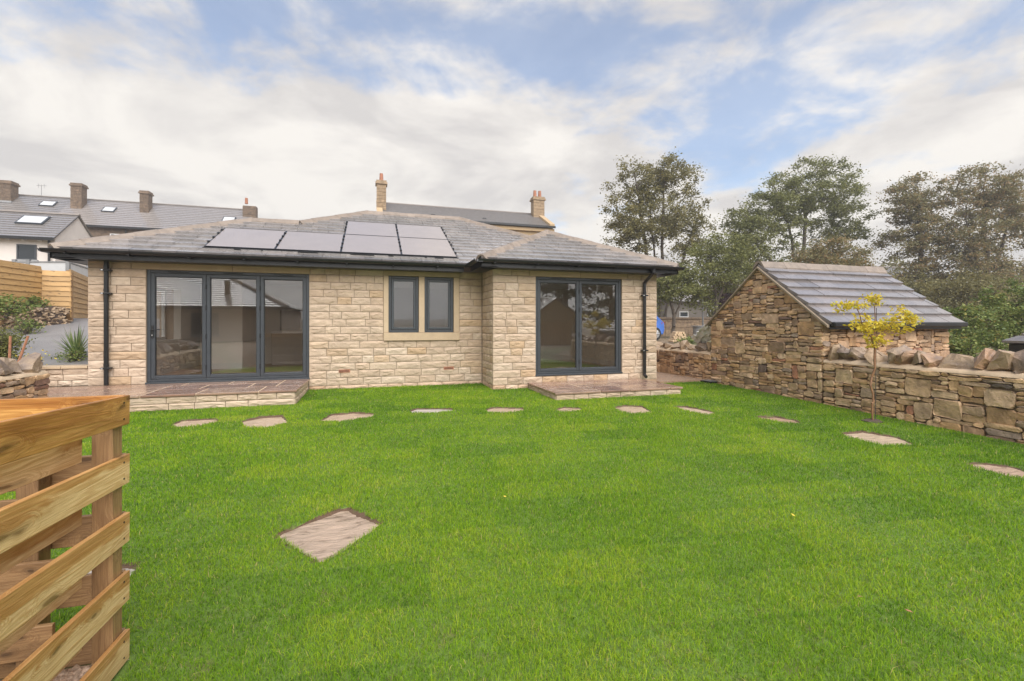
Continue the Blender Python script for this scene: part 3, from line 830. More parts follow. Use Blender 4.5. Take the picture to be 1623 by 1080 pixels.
print('house stones', n1, n2, n3)
# plain sandstone lintels
hbox('lintel', m_ashlar, D1[0] - 0.225, -2.6, YM - 0.012, YM + 0.05, 2.384, ZT - 0.004, bevel=.004)
hbox('lintel', m_ashlar, -2.594, D1[1] + 0.015, YM - 0.012, YM + 0.05, 2.384, ZT - 0.004, bevel=.004)
hbox('lintel', m_ashlar, D2[0] - 0.135, 4.36, YW - 0.012, YW + 0.05, 2.384, ZT - 0.004, bevel=.004)
hbox('lintel', m_ashlar, 4.366, D2[1] + 0.135, YW - 0.012, YW + 0.05, 2.384, ZT - 0.004, bevel=.004)
# window surround
hbox('window_lintel', m_ashlar, WN[0], WN[1], YM - 0.03, YM + 0.10, 2.40, ZT - 0.002, bevel=.005)
hbox('window_sill', m_ashlar, WN[0], WN[1], YM - 0.055, YM + 0.12, 1.01, 1.18, bevel=.006)
for a, b in ((WN[0] + .002, 0.333), (0.97, 1.09), (1.73, WN[1] - .002)):
    hbox('window_jamb', m_ashlar, a, b, YM - 0.03, YM + 0.10, 1.183, 2.397, bevel=.005)
def casement(x0, x1, z0, z1, y):
    fr = MB()
    t = 0.055
    fr.box(x0, x0 + t, y, y + 0.07, z0, z1); fr.box(x1 - t, x1, y, y + 0.07, z0, z1)
    fr.box(x0 + t, x1 - t, y, y + 0.07, z0, z0 + t); fr.box(x0 + t, x1 - t, y, y + 0.07, z1 - t, z1)
    w_ = fr.put('window', m_anth, house, .004)
    s = MB(); a0, a1, b0, b1 = x0 + t + .006, x1 - t - .006, z0 + t + .006, z1 - t - .006; q = 0.05
    yy = y - 0.012
    s.box(a0, a0 + q, yy, y + 0.05, b0, b1); s.box(a1 - q, a1, yy, y + 0.05, b0, b1)
    s.box(a0 + q, a1 - q, yy, y + 0.05, b0, b0 + q); s.box(a0 + q, a1 - q, yy, y + 0.05, b1 - q, b1)
    s.put('sash', m_anth, w_, .005)
    MB().box(a0 + q, a1 - q, y + 0.02, y + 0.032, b0 + q, b1 - q).put('pane', m_glass, w_)
    return w_
casement(0.335, 0.968, 1.184, 2.396, YM + 0.03)
casement(1.092, 1.728, 1.184, 2.396, YM + 0.03)

def bifold(x0, x1, z0, z1, y, splits, handle_side):
    t = 0.055; fr = MB()
    fr.box(x0, x0 + t, y, y + .09, z0, z1); fr.box(x1 - t, x1, y, y + .09, z0, z1)
    fr.box(x0 + t, x1 - t, y, y + .09, z0, z0 + 0.04); fr.box(x0 + t, x1 - t, y, y + .09, z1 - t, z1)
    d = fr.put('bifold_door', m_anth, house, .004)
    MB().box(x0 - .01, x1 + .01, y - 0.06, y + 0.04, z0 - 0.035, z0 - 0.003).put('threshold', m_anth, d, .004)
    xs = [x0 + t] + splits + [x1 - t]
    for k, (a, b) in enumerate(zip(xs[:-1], xs[1:])):
        a += .004; b -= .004; q = 0.062; zz0, zz1 = z0 + .046, z1 - t - .006
        s = MB(); ya, yb = y + 0.006, y + 0.078
        s.box(a, a + q, ya, yb, zz0, zz1); s.box(b - q, b, ya, yb, zz0, zz1)
        s.box(a + q, b - q, ya, yb, zz0, zz0 + q); s.box(a + q, b - q, ya, yb, zz1 - q, zz1)
        s.put('sash', m_anth, d, .005)
        g = MB(); e = 0.012
        g.box(a + q, a + q + e, y + .03, y + .05, zz0 + q, zz1 - q); g.box(b - q - e, b - q, y + .03, y + .05, zz0 + q, zz1 - q)
        g.box(a + q + e, b - q - e, y + .03, y + .05, zz0 + q, zz0 + q + e); g.box(a + q + e, b - q - e, y + .03, y + .05, zz1 - q - e, zz1 - q)
        g.put('gasket', m_gasket, d)
        MB().box(a + q + e, b - q - e, y + .034, y + .046, zz0 + q + e, zz1 - q - e).put('pane', m_glass, d)
        v = MB().box((a + b) / 2 - 0.17, (a + b) / 2 + 0.17, y - 0.006, y + 0.004, z1 - 0.042, z1 - 0.022); v.put('trickle_vent', m_gasket, d)
    for xx in splits:
        for zz in (z0 + .25, (z0 + z1) / 2 - .2, (z0 + z1) / 2 + .35, z1 - .3):
            MB().tube((xx, y - .004, zz - .045), (xx, y - .004, zz + .045), 0.010, n=8).put('hinge', m_gasket, d)
    if handle_side is not None:
        hx = handle_side
        hd = MB().box(hx - .018, hx + .018, y - .012, y + .006, z0 + .82, z0 + 1.06).put('handle', m_gasket, d, .004)
        MB().tube((hx, y - .012, z0 + .98), (hx, y - .06, z0 + .98), 0.010).tube((hx - .005, y - .06, z0 + .98), (hx + .14, y - .06, z0 + .98), 0.010).put('lever', m_gasket, hd)
        MB().tube((hx, y - .012, z0 + .875), (hx, y - .022, z0 + .875), 0.012).put('lock', m_chrome, hd)
    return d
bifold(D1[0], D1[1], D1[2] + .03, D1[3], YM + 0.035, [-3.055, -2.125], D1[0] + .085)
bifold(D2[0], D2[1], D2[2] + .03, D2[3], YW + 0.035, [4.355], None)
# air bricks
for x, z in ((-0.55, 0.36), (1.62, 0.36)):
    ab = hbox('air_brick', m_terracotta, x - .11, x + .11, YM - 0.024, YM - .003, z, z + 0.06)
    for k in range(9):
        MB().box(x - .095 + k * .022, x - .085 + k * .022, YM - 0.0265, YM - 0.0245, z + .012, z + .048).put('slot', m_gasket, ab)

# ---- roof
S = math.tan(radians(25)); Z0 = 2.66
EX0, EX1 = -5.25, 6.62
EYM, EYW, WX0 = 9.75, 8.80, 2.04
def RF(x, r): return Vector((x, EYM + r, Z0 + S * r))      # front plane
def RW(x, r): return Vector((x, EYW + r, Z0 + S * r))      # wing front plane
wap = (WX0 + EX1) / 2; wr = (EX1 - WX0) / 2
B_ = {'e0': (EX0, EYM), 'c': (WX0, EYM)}
r1 = 2.5; bx0 = -1.72; r2 = 4.075; bxr = EX1 - r2; bxl = bx0 + (r2 - r1)
dk = MB()
up = 0.0
A0, A1 = RF(EX0, 0), RF(WX0, 0)
pA, pB, pC, pD, pE = RF(EX0 + r1, r1), RF(bx0, r1), RF(bxl, r2), RF(bxr, r2), RF(wap, wr)
dk.add([A0, A1, pE, pD, pC, pB, pA], [(0, 1, 2, 3, 4, 5, 6)])
W0, W1, Wp = RW(WX0, 0), RW(EX1, 0), RW(wap, wr)
dk.add([W0, W1, Wp], [(0, 1, 2)])
dk.add([W0, Wp, pE, A1], [(0, 1, 2, 3)])                                    # wing left slope
yb = EYM + 2 * r2
bR0, bR1 = Vector((EX1, yb, Z0)), Vector((EX1 - r2, EYM + r2, Z0 + S * r2))
dk.add([W1, bR0, pD, pE, Wp], [(0, 1, 2, 3, 4)])                            # right slope
bL = Vector((bx0 - r1, yb, Z0)); 
lb = Vector((EX0, EYM + 2 * r1, Z0))
dk.add([A0, pA, lb], [(0, 1, 2)])                                           # left hip end
m1 = Vector((bx0 - r1, EYM + 2 * r1, Z0))
dk.add([pA, pB, m1, lb], [(0, 1, 2, 3)])
dk.add([pB, pC, bL, m1], [(0, 1, 2, 3)]); dk.add([pC, pD, bR0, bL], [(0, 1, 2, 3)])
me = new_mesh('roof', dk.v, dk.f)
roof = put('roof', me, m_farslate, house)
for v in me.vertices: v.co.z -= 0.012
# slates
def slates(parent, fn, poly, r_lo, r_hi, g, wd, mat, thick=0.034, nrm=None, skip=None, jit=0.004):
    nrow = int(round((r_hi - r_lo) / g)); cnt = 0
    xmin = min(p[0] for p in poly); xmax = max(p[0] for p in poly)
    n = len(poly)
    cache = {}
    rnd = random.Random(5)
    for k in range(nrow):
        ra, rb = r_lo + k * g, r_lo + (k + 1) * g
        x = xmin - (k % 2) * wd / 2 - 0.1
        while x < xmax:
            ww = wd * rnd.choice((1, 1, 1, 0.82, 1.2))
            t = [(x + .004, ra), (x + ww - .004, ra), (x + ww - .004, rb), (x + .004, rb)]
            x += ww
            q = t
            for i in range(n):
                p0, p1 = poly[i], poly[(i + 1) % n]
                a, b = (p1[1] - p0[1]), -(p1[0] - p0[0])
                q = clip_poly(q, a, b, a * p0[0] + b * p0[1])
                if len(q) < 3: break
            if len(q) < 3: continue
            A = abs(sum(q[i][0] * q[(i + 1) % len(q)][1] - q[(i + 1) % len(q)][0] * q[i][1] for i in range(len(q)))) / 2
            if A < 0.006: continue
            c = (sum(p[0] for p in q) / len(q), sum(p[1] for p in q) / len(q))
            if skip and skip(*c): continue
            C = fn(*c); vs = []; N = nrm
            dz = rnd.uniform(0, jit)
            for p in q:
                lift = thick * (1 - (p[1] - ra) / g) + 0.004 + dz
                vs.append(fn(p[0], p[1] - (0.022 if p[1] < ra + 1e-5 else 0) + (rnd.uniform(-.004, .004) if p[1] < ra + 1e-5 else 0)) + N * lift - C)
            m_ = len(q)
            vs += [v - N * (thick + 0.003) for v in vs[:m_]]
            fs = [tuple(range(m_)), tuple(range(2 * m_ - 1, m_ - 1, -1))] + [(i, i + m_, (i + 1) % m_ + m_, (i + 1) % m_) for i in range(m_)]
            mb = MB().add(vs, fs)
            put('slate', mb.mesh('slate'), mat, parent, C); cnt += 1
    return cnt
NF = Vector((0, -S, 1)).normalized()
PX = [-3.05, -1.835, -0.615, 0.60, 1.80]; PR = [0.27, 1.595, 2.83]
def under_panel(x, r):
    return (PX[0] + .2 < x < PX[4] - .2 and PR[0] + .15 < r < PR[1] - .1) or (PX[2] + .2 < x < PX[4] - .2 and PR[0] + .15 < r < PR[2] - .2)
L_ = [(EX0, 0), (WX0, 0), (wap, wr), (EX1 - r1, r1), (EX0 + r1, r1)]
U_ = [(bx0, r1), (EX1 - r1, r1), (bxr, r2), (bxl, r2)]
ns = slates(roof, RF, L_, 0, 2.5, 0.25, 0.36, m_slate, nrm=NF, skip=under_panel)
ns += slates(roof, RF, U_, 2.5, r2, 0.2625, 0.36, m_slate, nrm=NF, skip=under_panel)
ns += slates(roof, RW, [(WX0, 0), (EX1, 0), (wap, wr)], 0, wr, wr / 9, 0.36, m_slate, nrm=NF)
print('slates', ns)
def ridge_run(parent, p, q, mat, width=0.13, seg=0.42, rise=0.05, drop=0.055):
    p, q = Vector(p), Vector(q); d = (q - p); L = d.length; n = max(1, round(L / seg)); d.normalize()
    side = d.cross(Vector((0, 0, 1))).normalized(); upv = side.cross(d).normalized()
    for k in range(n):
        a = p + d * (L * k / n + .003); b = p + d * (L * (k + 1) / n + .018)
        c = (a + b) / 2; lift = 0.006 * (k % 2)
        prof = [(-width, -drop), (-width * .45, rise * .75), (0, rise), (width * .45, rise * .75), (width, -drop), (width, -drop - .022), (0, rise - .03), (-width, -drop - .022)]
        vs = [x + side * s_ + upv * (u_ + lift) - c for x in (a, b) for (s_, u_) in prof]
        m_ = len(prof)
        fs = [tuple(range(m_)), tuple(range(2 * m_ - 1, m_ - 1, -1))] + [(i, (i + 1) % m_, (i + 1) % m_ + m_, i + m_) for i in range(m_)]
        MB().add(vs, fs).put('ridge_tile', mat, parent, loc=c)
for a, b in ((A0, pA), (pA, pB), (pB, pC), (pC, pD), (pE, pD), (W0, Wp), (W1, Wp), (Wp, pE)):
    ridge_run(roof, Vector(a) + Vector((0, 0, .03)), Vector(b) + Vector((0, 0, .03)), m_ridge)
# panels
def pquad(x0, x1, ra, rb, h0, h1):
    m = MB(); vs = [RF(x, r) + NF * h for h in (h0, h1) for (x, r) in ((x0, ra), (x1, ra), (x1, rb), (x0, rb))]
    c = RF((x0 + x1) / 2, (ra + rb) / 2)
    m.add([v - c for v in vs], [(3, 2, 1, 0), (4, 5, 6, 7), (0, 1, 5, 4), (1, 2, 6, 5), (2, 3, 7, 6), (3, 0, 4, 7)])
    return m, c
cells = [(k, 0) for k in range(4)] + [(2, 1), (3, 1)]
for k, j in cells:
    x0, x1, ra, rb = PX[k] + .006, PX[k + 1] - .006, PR[j] + .004, PR[j + 1] - .004
    m, c = pquad(x0, x1, ra, rb, 0.030, 0.062); sp = m.put('solar_panel', m_solar, house, loc=c)
    for (a, b, e, f) in ((x0 - .004, x0 + .014, ra, rb), (x1 - .014, x1 + .004, ra, rb), (x0 + .015, x1 - .015, ra, ra + .014), (x0 + .015, x1 - .015, rb - .014, rb)):
        m, c = pquad(a, b, e, f, 0.026, 0.065); m.put('panel_frame', m_black, sp, loc=c)
for k in range(5):
    rows = [0.55, 0.85, 1.15, 1.4] + ([1.95, 2.2, 2.5, 2.7] if k >= 2 else [])
    for r in rows:
        m, c = pquad(PX[k] - .022, PX[k] + .022, r - .022, r + .022, 0.02, 0.085); m.put('panel_clamp', m_black, house, loc=c)
m, c = pquad(PX[0] - .02, PX[4] + .02, PR[0] - .04, PR[0] - .002, 0.02, 0.05); m.put('panel_skirt', m_black, house, loc=c)

# eaves: fascia, soffit, gutters
def eave(p, q, out):
    """p,q eave ends (x,y); out unit outward"""
    p, q, o = Vector((*p, 0)), Vector((*q, 0)), Vector((*out, 0))
    d = (q - p); L = d.length; d.normalize(); ang = math.atan2(d.y, d.x)
    sgn = 1 if abs((Vector((-d.y, d.x, 0)) - o).length) < .1 else -1
    def B(name, x0, x1, y0, y1, z0, z1, mat):
        ya, yb_ = sorted((y0 * sgn, y1 * sgn)); m = MB().box(x0, x1, ya, yb_, z0, z1)
        ob = m.put(name, mat, house, .003, loc=p, rot=(0, 0, ang)); return ob
    B('fascia', 0.0, L, -0.03, 0.0, Z0 - 0.17, Z0 - 0.002, m_black)
    B('soffit', 0.0, L, -0.36, -0.031, Z0 - 0.165, Z0 - 0.145, m_black)
    g = MB(); nseg = 8; R = 0.062; prof = []
    for i in range(nseg + 1):
        t = pi * i / nseg; prof.append((0.072 - cos(t) * R, -sin(t) * R * 1.0))
    for i in range(nseg, -1, -1):
        t = pi * i / nseg; prof.append((0.072 - cos(t) * (R - .005), -sin(t) * (R - .005) + .001))
    n = len(prof)
    vs = [(x, y * sgn, Z0 - 0.02 + z) for x in (-.07, L + .07) for (y, z) in prof]
    fs = [(i, (i + 1) % n, (i + 1) % n + n, i + n) for i in range(n)] + [tuple(range(n)), tuple(range(2 * n - 1, n - 1, -1))]
    g.add(vs, fs); g.put('gutter', m_black, house, loc=p, rot=(0, 0, ang))
    for k in range(int(L / 0.9) + 1):
        B('gutter_bracket', .25 + k * .9, .28 + k * .9, 0.002, 0.142, Z0 - 0.10, Z0 - 0.084, m_black)
eave((EX0, EYM), (WX0 - .14, EYM), (0, -1))
eave((WX0, EYW), (EX1, EYW), (0, -1))
eave((WX0, EYM - .0), (WX0, EYW), (-1, 0))
eave((EX0, EYM + 5), (EX0, EYM), (-1, 0))
eave((EX1, EYW), (EX1, EYM + 8.1), (1, 0))
def downpipe(x, y, ybot, zb, shoe, gy):
    m = MB(); R = 0.036
    m.tube((x, gy, Z0 - .08), (x, gy, Z0 - .17), R + .006, n=12)
    m.tube((x, gy, Z0 - .16), (x, y, Z0 - .36), R, n=12); m.tube((x, y, Z0 - .35), (x, y, zb), R, n=12)
    if shoe: m.tube((x, y, zb + .01), (x, y - .07, zb - .035), R, n=12)
    d = m.put('downpipe', m_black, house)
    for z in (2.0, 0.75) if shoe else (2.32, 1.9, 0.55):
        MB().box(x - .075, x + .075, y - .045, y + .05, z, z + .03).put('pipe_clip', m_black, d, .004)
        MB().box(x - .06, x - .03, y - .05, y - .046, z + .004, z + .026).put('clip_screw', m_chrome, d)
        MB().tube((x, y, z + .05), (x, y, z + .10), R + .005, n=12).put('pipe_collar', m_black, d)
downpipe(-4.585, YM - 0.075, 0, 0.26, False, YM - .075)
downpipe(5.93, YW - 0.075, 0, 0.20, True, EYW - .07)

# ---- rooms behind the glass
IX = -4.45
hbox('room_floor', m_floorwood, XL + .3, 2.3, YM + .301, 14.4, 0.10, 0.255)
hbox('room_ceiling', m_white, XL + .3, 2.68, YM + .301, 14.4, 2.46, 2.52)
SW0, SW1 = 11.40, 13.0
for a, b, c, d in ((YM + .302, 14.39, .256, 1.0), (YM + .302, SW0, 1.0, 2.2), (SW1, 14.39, 1.0, 2.2), (YM + .302, 14.39, 2.2, 2.459)):
    hbox('room_wall', m_plaster, XL + .291, IX, a, b, c, d)
hbox('room_wall', m_plaster, -3.95, -3.1, 12.9, 14.29, .256, 2.459)
hbox('room_wall', m_plaster, IX, 2.3, 14.3, 14.4, .256, 2.459)
hbox('room_wall', m_plaster, 0.02, 0.12, YM + .302, 14.29, .256, 2.459)
hbox('room_wall', m_plaster, 2.2, 2.3, YM + .302, 14.29, .256, 2.459)
hbox('skirting', m_white, -3.95, -3.1, 12.885, 12.899, .256, .40); hbox('skirting', m_white, IX + .001, IX + .015, YM + .31, 14.28, .256, .40)
hbox('kitchen_cabinet', m_cabinet, -2.6, -0.02, 13.7, 14.29, .256, 1.12, bevel=.01)
hbox('kitchen_worktop', m_white, -2.62, -0.02, 13.66, 14.29, 1.125, 1.16)
hbox('kitchen_cabinet', m_glassdark, -2.4, -1.9, 13.75, 14.29, 1.2, 1.75)
hbox('socket', m_white, IX + .001, IX + .012, 12.9, 13.04, .66, .75)
sw = MB(); ya, yb2 = SW0, SW1; ymid = (ya + yb2) / 2
x_ = XL + .06
for (a, b) in ((ya, ya + .06), (ymid - .03, ymid + .03), (yb2 - .06, yb2)): sw.box(x_, x_ + .07, a, b, 1.0, 2.2)
sw.box(x_, x_ + .07, ya + .06, yb2 - .06, 1.0, 1.06); sw.box(x_, x_ + .07, ya + .06, yb2 - .06, 2.14, 2.2)
sw2 = sw.put('window', m_white, house); MB().box(x_ + .03, x_ + .04, ya + .06, yb2 - .06, 1.06, 2.14).put('pane', m_glass, sw2)
hbox('room_floor', m_floorwood, 2.7, XR - .3, YW + .301, 13.2, 0.10, 0.265)
hbox('room_ceiling', m_white, 2.7, XR - .3, YW + .301, 13.2, 2.46, 2.52)
for a in ((2.70, 2.72, YW + .302, 13.19), (XR - .31, XR - .291, YW + .302, 13.19), (2.72, XR - .31, 13.1, 13.19)):
    hbox('room_wall', m_plaster, a[0], a[1], a[2], a[3], .266, 2.459)
hbox('skirting', m_white, XR - .325, XR - .311, YW + .31, 13.09, .266, .40)

# ================================================================== TERRACES
def terrace(name, label, x0, x1, y0, y1, zt, ncourse, slabw):
    t = thing(name, label, 'terrace', ((x0 + x1) / 2, (y0 + y1) / 2, 0))
    zs = zt - 0.038
    core = boxo('core', m_mortar, t, x0 + .03, x1 - .03, y0 + .03, y1 - .0, -0.25, zs - .002)
    ch = [( zs - 0.107 * (k + 1), zs - 0.107 * k) for k in range(ncourse)]
    coursed(t, m_walling, x0 + .02, x1 - .02, ch, [], lambda x, z: ((x, y0 + .02, z), 0), 0.28, 0.6)
    coursed(t, m_walling, y0 + .04, y1 - .02, ch, [], lambda y, z: ((x1 - .02, y, z), pi / 2), 0.28, 0.6)
    coursed(t, m_walling, y0 + .04, y1 - .02, ch, [], lambda y, z: ((x0 + .02, y, z), -pi / 2), 0.28, 0.6)
    boxo('pointing', m_bed, t, x0 + .01, x1 - .01, y0 + .01, y1 - .005, zs, zt - .003)
    r = random.Random(name); y = y0; row = 0
    while y < y1 - .05:
        d = r.choice((0.45, 0.6, 0.55)); d = y1 - y if y1 - (y + d) < .3 else d
        x = x0
        while x < x1 - .01:
            L = r.choice((0.45, 0.6, 0.9, 0.75)) * slabw; L = x1 - x if x1 - (x + L) < .25 else L
            g = .009
            a, b, c, e = x + (g if x > x0 else -.012), x + L - (g if x + L < x1 - .001 else -.012), y + (g if y > y0 else -.014), y + d - g
            boxo('paving_slab', m_paving, t, a, b, c, e, zs + .002, zt + r.uniform(-.001, .0015), bevel=.006)
            x += L
        y += d; row += 1
    return t
terrace('stone_terrace', 'wet reddish flagstone terrace before the three-panel door', -6.3, -1.23, 8.48, YM - .03, 0.25, 2, 1.0)
ex = bpy.data.objects['stone_terrace']
for a, b, c, d in ((-4.5, -3.95, 7.9, 8.455), (-4.5, -3.95, 7.3, 7.89)):
    boxo('paving_slab', m_paving, ex, a, b, c, d, -.1, .247, .006)
terrace('stone_terrace', 'low wet flagstone step before the wing door', 3.14, 5.81, 7.60, YW - .03, 0.13, 1, 1.0)

# ================================================================== SHED
GX0 = 7.60
shed = thing('stone_shed', 'small rubble stone shed with steep stone slate roof behind the garden wall', 'shed', (9.25, 7.5, 0))
SY0, SY1, SX1 = 6.10, 8.88, 10.9
SE, SA = 1.43, 2.53
ym = (SY0 + SY1) / 2
gw = MB().prism([(SY0 + .06, -.4), (SY1, -.4), (SY1, SE), (ym, SA - .03), (SY0 + .06, SE + .03)], 'x', GX0 + .03, SX1).put('wall', m_joint, shed)
sl = (SA - SE) / (ym - SY0)
# gable, seen from -X: x runs from SY1 (left) to SY0 (right)
Wg = SY1 - SY0
n = rubble_face(gw, m_rubble, Wg, SA + .45, lambda x, z: (GX0, SY1 - x, z - .45), 11,
            clips=[(-sl, 1, SE + .45 - .015), (sl, 1, SE + .45 + sl * Wg - .015)], rz=-pi / 2)
n2 = rubble_face(gw, m_rubble, SX1 - GX0, SE + .05 - .55, lambda x, z: (GX0 + x, SY0 + .03, z + .55), 12, rz=0)
print('shed stones', n, n2)
# roof
ov = 0.13
def SR(x, r): return Vector((x, SY0 - ov + r, SE - ov * sl + .05 + sl * r))
run = ym - SY0 + ov
NS = Vector((0, -sl, 1)).normalized()
sx0, sx1 = GX0 - .035, SX1 + .12
rm = MB()
zE, zA = SE - ov * sl + .03, SA + .03
rm.prism([(SY0 - ov, zE), (ym, zA), (SY1 + ov, zE), (SY1 + ov, zE - .05), (ym, zA - .06), (SY0 - ov, zE - .05)], 'x', sx0 + .01, sx1)
sroof = rm.put('roof', m_farslate, shed)
gg = run / 7
slates(sroof, SR, [(sx0, 0), (sx1, 0), (sx1, run), (sx0, run)], 0, run, gg, 0.50, m_shedslate, thick=0.042, nrm=NS, jit=0.008)
ridge_run(sroof, (sx0, ym, SA + .085), (sx1, ym, SA + .085), m_ridge, 0.15, 0.6, .04, .10)
# mortared verge
for s_ in (1, -1):
    vg = MB()
    for k in range(1):
        y0_, y1_ = (SY0 - ov, ym) if s_ == 1 else (SY1 + ov, ym)
        vg.prism([(y0_, zE - .055), (y1_, zA - .055), (y1_, zA - .02), (y0_, zE - .015)], 'x', GX0 - .075, GX0 + .04)
    vg.put('verge', m_mortar, sroof)
MB().box(sx0 + .03, sx1 - .02, SY0 - ov - .0, SY0 - ov + .03, SE - .16, SE - .01).put('fascia', m_black, shed, .004)
MB().box(sx0 + .02, sx1, SY0 - ov - .10, SY0 - ov - .002, SE - .12, SE - .03).put('gutter', m_black, shed, .02)

# ================================================================== GARDEN WALLS (rubble, with tilted coping)
def copings(parent, place, L, seed, size=(0.30, 0.30, 0.2), rz=0, z0=0.72):
    r = random.Random(seed); x = 0.1
    while x < L:
        wd = r.choice((r.uniform(.13, .24), r.uniform(.16, .26), r.uniform(.32, .52)))
        hh = r.uniform(.24, .34) if wd < .27 else r.uniform(.15, .23)
        me = rock_mesh(wd * 1.15, 0.42 * r.uniform(.8, 1.1), hh * 1.15, r.random())
        p = place(x + wd / 2)
        o = put('coping_stone', me, m_coping, parent, (p[0], p[1], z0 + hh * .42 + r.uniform(0, .02)), (r.uniform(-.12, .12), r.choice((-1, -1, -1, 1)) * r.uniform(.1, .75), rz + r.uniform(-.25, .25)))
        x += wd * 0.92
def bed_mesh(length, w_, seed):
    r = random.Random(seed); n = int(length / .1); vs = []; fs = []
    prof = [(-w_ * .5, 0), (-w_ * .46, .035), (-w_ * .25, .065), (w_ * .25, .065), (w_ * .46, .035), (w_ * .5, 0)]
    for i in range(n + 1):
        for a, b in prof: vs.append((i * length / n, a + r.uniform(-.008, .008), b * r.uniform(.7, 1.3)))
    m_ = len(prof)
    for i in range(n):
        for j in range(m_ - 1): fs.append((i * m_ + j, (i + 1) * m_ + j, (i + 1) * m_ + j + 1, i * m_ + j + 1))
    return new_mesh('mortar_bed', vs, fs, True)
def ywall(name, label, x, ya, yb, face, seed, zt=0.70, zb=-0.45):
    """wall along Y with its visible face at x; face=-1 faces -X, +1 faces +X"""
    t = thing(name, label, 'wall', (x - face * .2, (ya + yb) / 2, 0))
    x2 = x - face * .42
    lo, hi = sorted((x - face * .03, x2))
    core = boxo('core', m_joint, t, lo, hi, ya, yb, zb, zt - .01)
    L = yb - ya
    if face < 0: n = rubble_face(core, m_rubble, L, zt - zb, lambda u, z: (x, yb - u, z + zb), seed, rz=-pi / 2)
    else: n = rubble_face(core, m_rubble, L, zt - zb, lambda u, z: (x, ya + u, z + zb), seed, rz=pi / 2)
    put('mortar_bed', bed_mesh(L, .44, seed), m_bed, t, ((x + x2) / 2, ya, zt - .01), (0, 0, pi / 2))
    copings(t, lambda u: ((x + x2) / 2 + face * .02, ya + u), L - .15, seed, rz=pi / 2, z0=zt + .02)
    return t, n
t1, n = ywall('rubble_wall', 'long rubble stone garden wall with tilted coping running along the right of the lawn', GX0, 1.6, SY0 - .002, -1, 21); print('wall', n)
t2, n = ywall('rubble_wall', 'rubble stone wall with loose coping beyond the shed beside the gravel path', GX0, SY1 + .002, 13.6, -1, 22, .66); print('wall', n)
t3, n = ywall('rubble_wall', 'short rubble stone wall with rough coping left of the terrace', -4.55, 5.6, 8.42, 1, 23, .64); print('wall', n)
rubble_face(t3, m_rubble, .42, 1.0, lambda u, z: (-4.97 + u, 8.40, z - .36), 24, rz=pi)
# planter wall by the house corner
pw = thing('planter_wall', 'low coursed sandstone planter wall with flat cap beside the house corner', 'wall', (-5.6, 10.3, 0))
boxo('core', m_mortar, pw, -6.6, XL - .03, 10.18, 10.45, -0.1, .56)
coursed(pw, m_walling, -6.6, XL - .02, [(.25 + .103 * k, .25 + .103 * (k + 1)) for k in range(3)], [], lambda x, z: ((x, 10.16, z), 0), .2, .42)
for a, b in ((-6.62, -5.9), (-5.894, -5.3), (-5.294, XL - .02)): boxo('cap', m_ashlar, pw, a, b, 10.12, 10.46, .563, .61, .006)
tag(MB().box(-7.2, XL - .02, 10.46, 11.3, 0, .57).put('flower_bed', m_bedsoil), 'dark soil bed behind the planter wall', kind='structure')

# ================================================================== TIMBER ENCLOSURE
enc = thing('timber_enclosure', 'waist-high larch hit-and-miss slatted enclosure in the left foreground', 'enclosure', (FX, FYE, -0.13), rotz=ENC_ROT)
BH, PITCH_ = 0.127, 0.257
ztop = CAM_Z - (627 - 515) / FPX * 2.0
def board(mat, a, b, z, th=0.02, tilt=0.0):
    a, b = Vector(a), Vector(b); d = b - a; L = d.length; ang = math.atan2(d.y, d.x)
    m = MB().box(-L / 2, L / 2, -th / 2, th / 2, -BH / 2, BH / 2)
    o = m.put('board', mat, enc, .003, loc=((a.x + b.x) / 2, (a.y + b.y) / 2, z - BH / 2 + tilt * L / 2), rot=(0, math.atan(tilt), ang))
    return o
YN = -0.9
for k in range(5):
    z = ztop - k * PITCH_
    board(m_woodwet if k == 0 else m_wood, (FX, YN, 0), (FX, FYE, 0), z, tilt=.036)                 # outer face boards
    if k < 4: board(m_wood, (FX - .115, YN, 0), (FX - .115, FYE - .11, 0), z - PITCH_ / 2, tilt=.036)  # inner face boards
    board(m_post if k else m_woodwet, (FX - .012, FYE + .005, 0), (-3.6, FYE + .005, 0), z)           # far side outer; below the top, shade put in as darker post wood
    if k < 4: board(m_post, (FX - .2, FYE - .11, 0), (-3.6, FYE - .11, 0), z - PITCH_ / 2)  # far side inner boards, their shade put into the darker wood colour
for k in range(5):
    for yy in (FYE - .05, 0.9):
        for dz in (-.035, .035):
            zc_ = ztop - k * PITCH_ - BH / 2 + dz + .036 * (FYE - yy)
            MB().tube((FX + .0085, yy, zc_), (FX + .0115, yy, zc_), .0045, n=8).put('screw', m_gasket, enc)
def post(x, y):
    h = ztop + .55 - .07; m = MB().box(0, h, -.0375, .0375, -.0375, .0375)
    return m.put('post', m_post, enc, .004, loc=(x, y, -.55), rot=(0, -pi / 2, 0))
for p in ((FX - .05, FYE - .05), (FX - .05, 0.9), (FX - .05, -0.7), (FX - .30, FYE - .052), (-2.6, FYE - .052), (-3.55, FYE - .052)): post(*p)

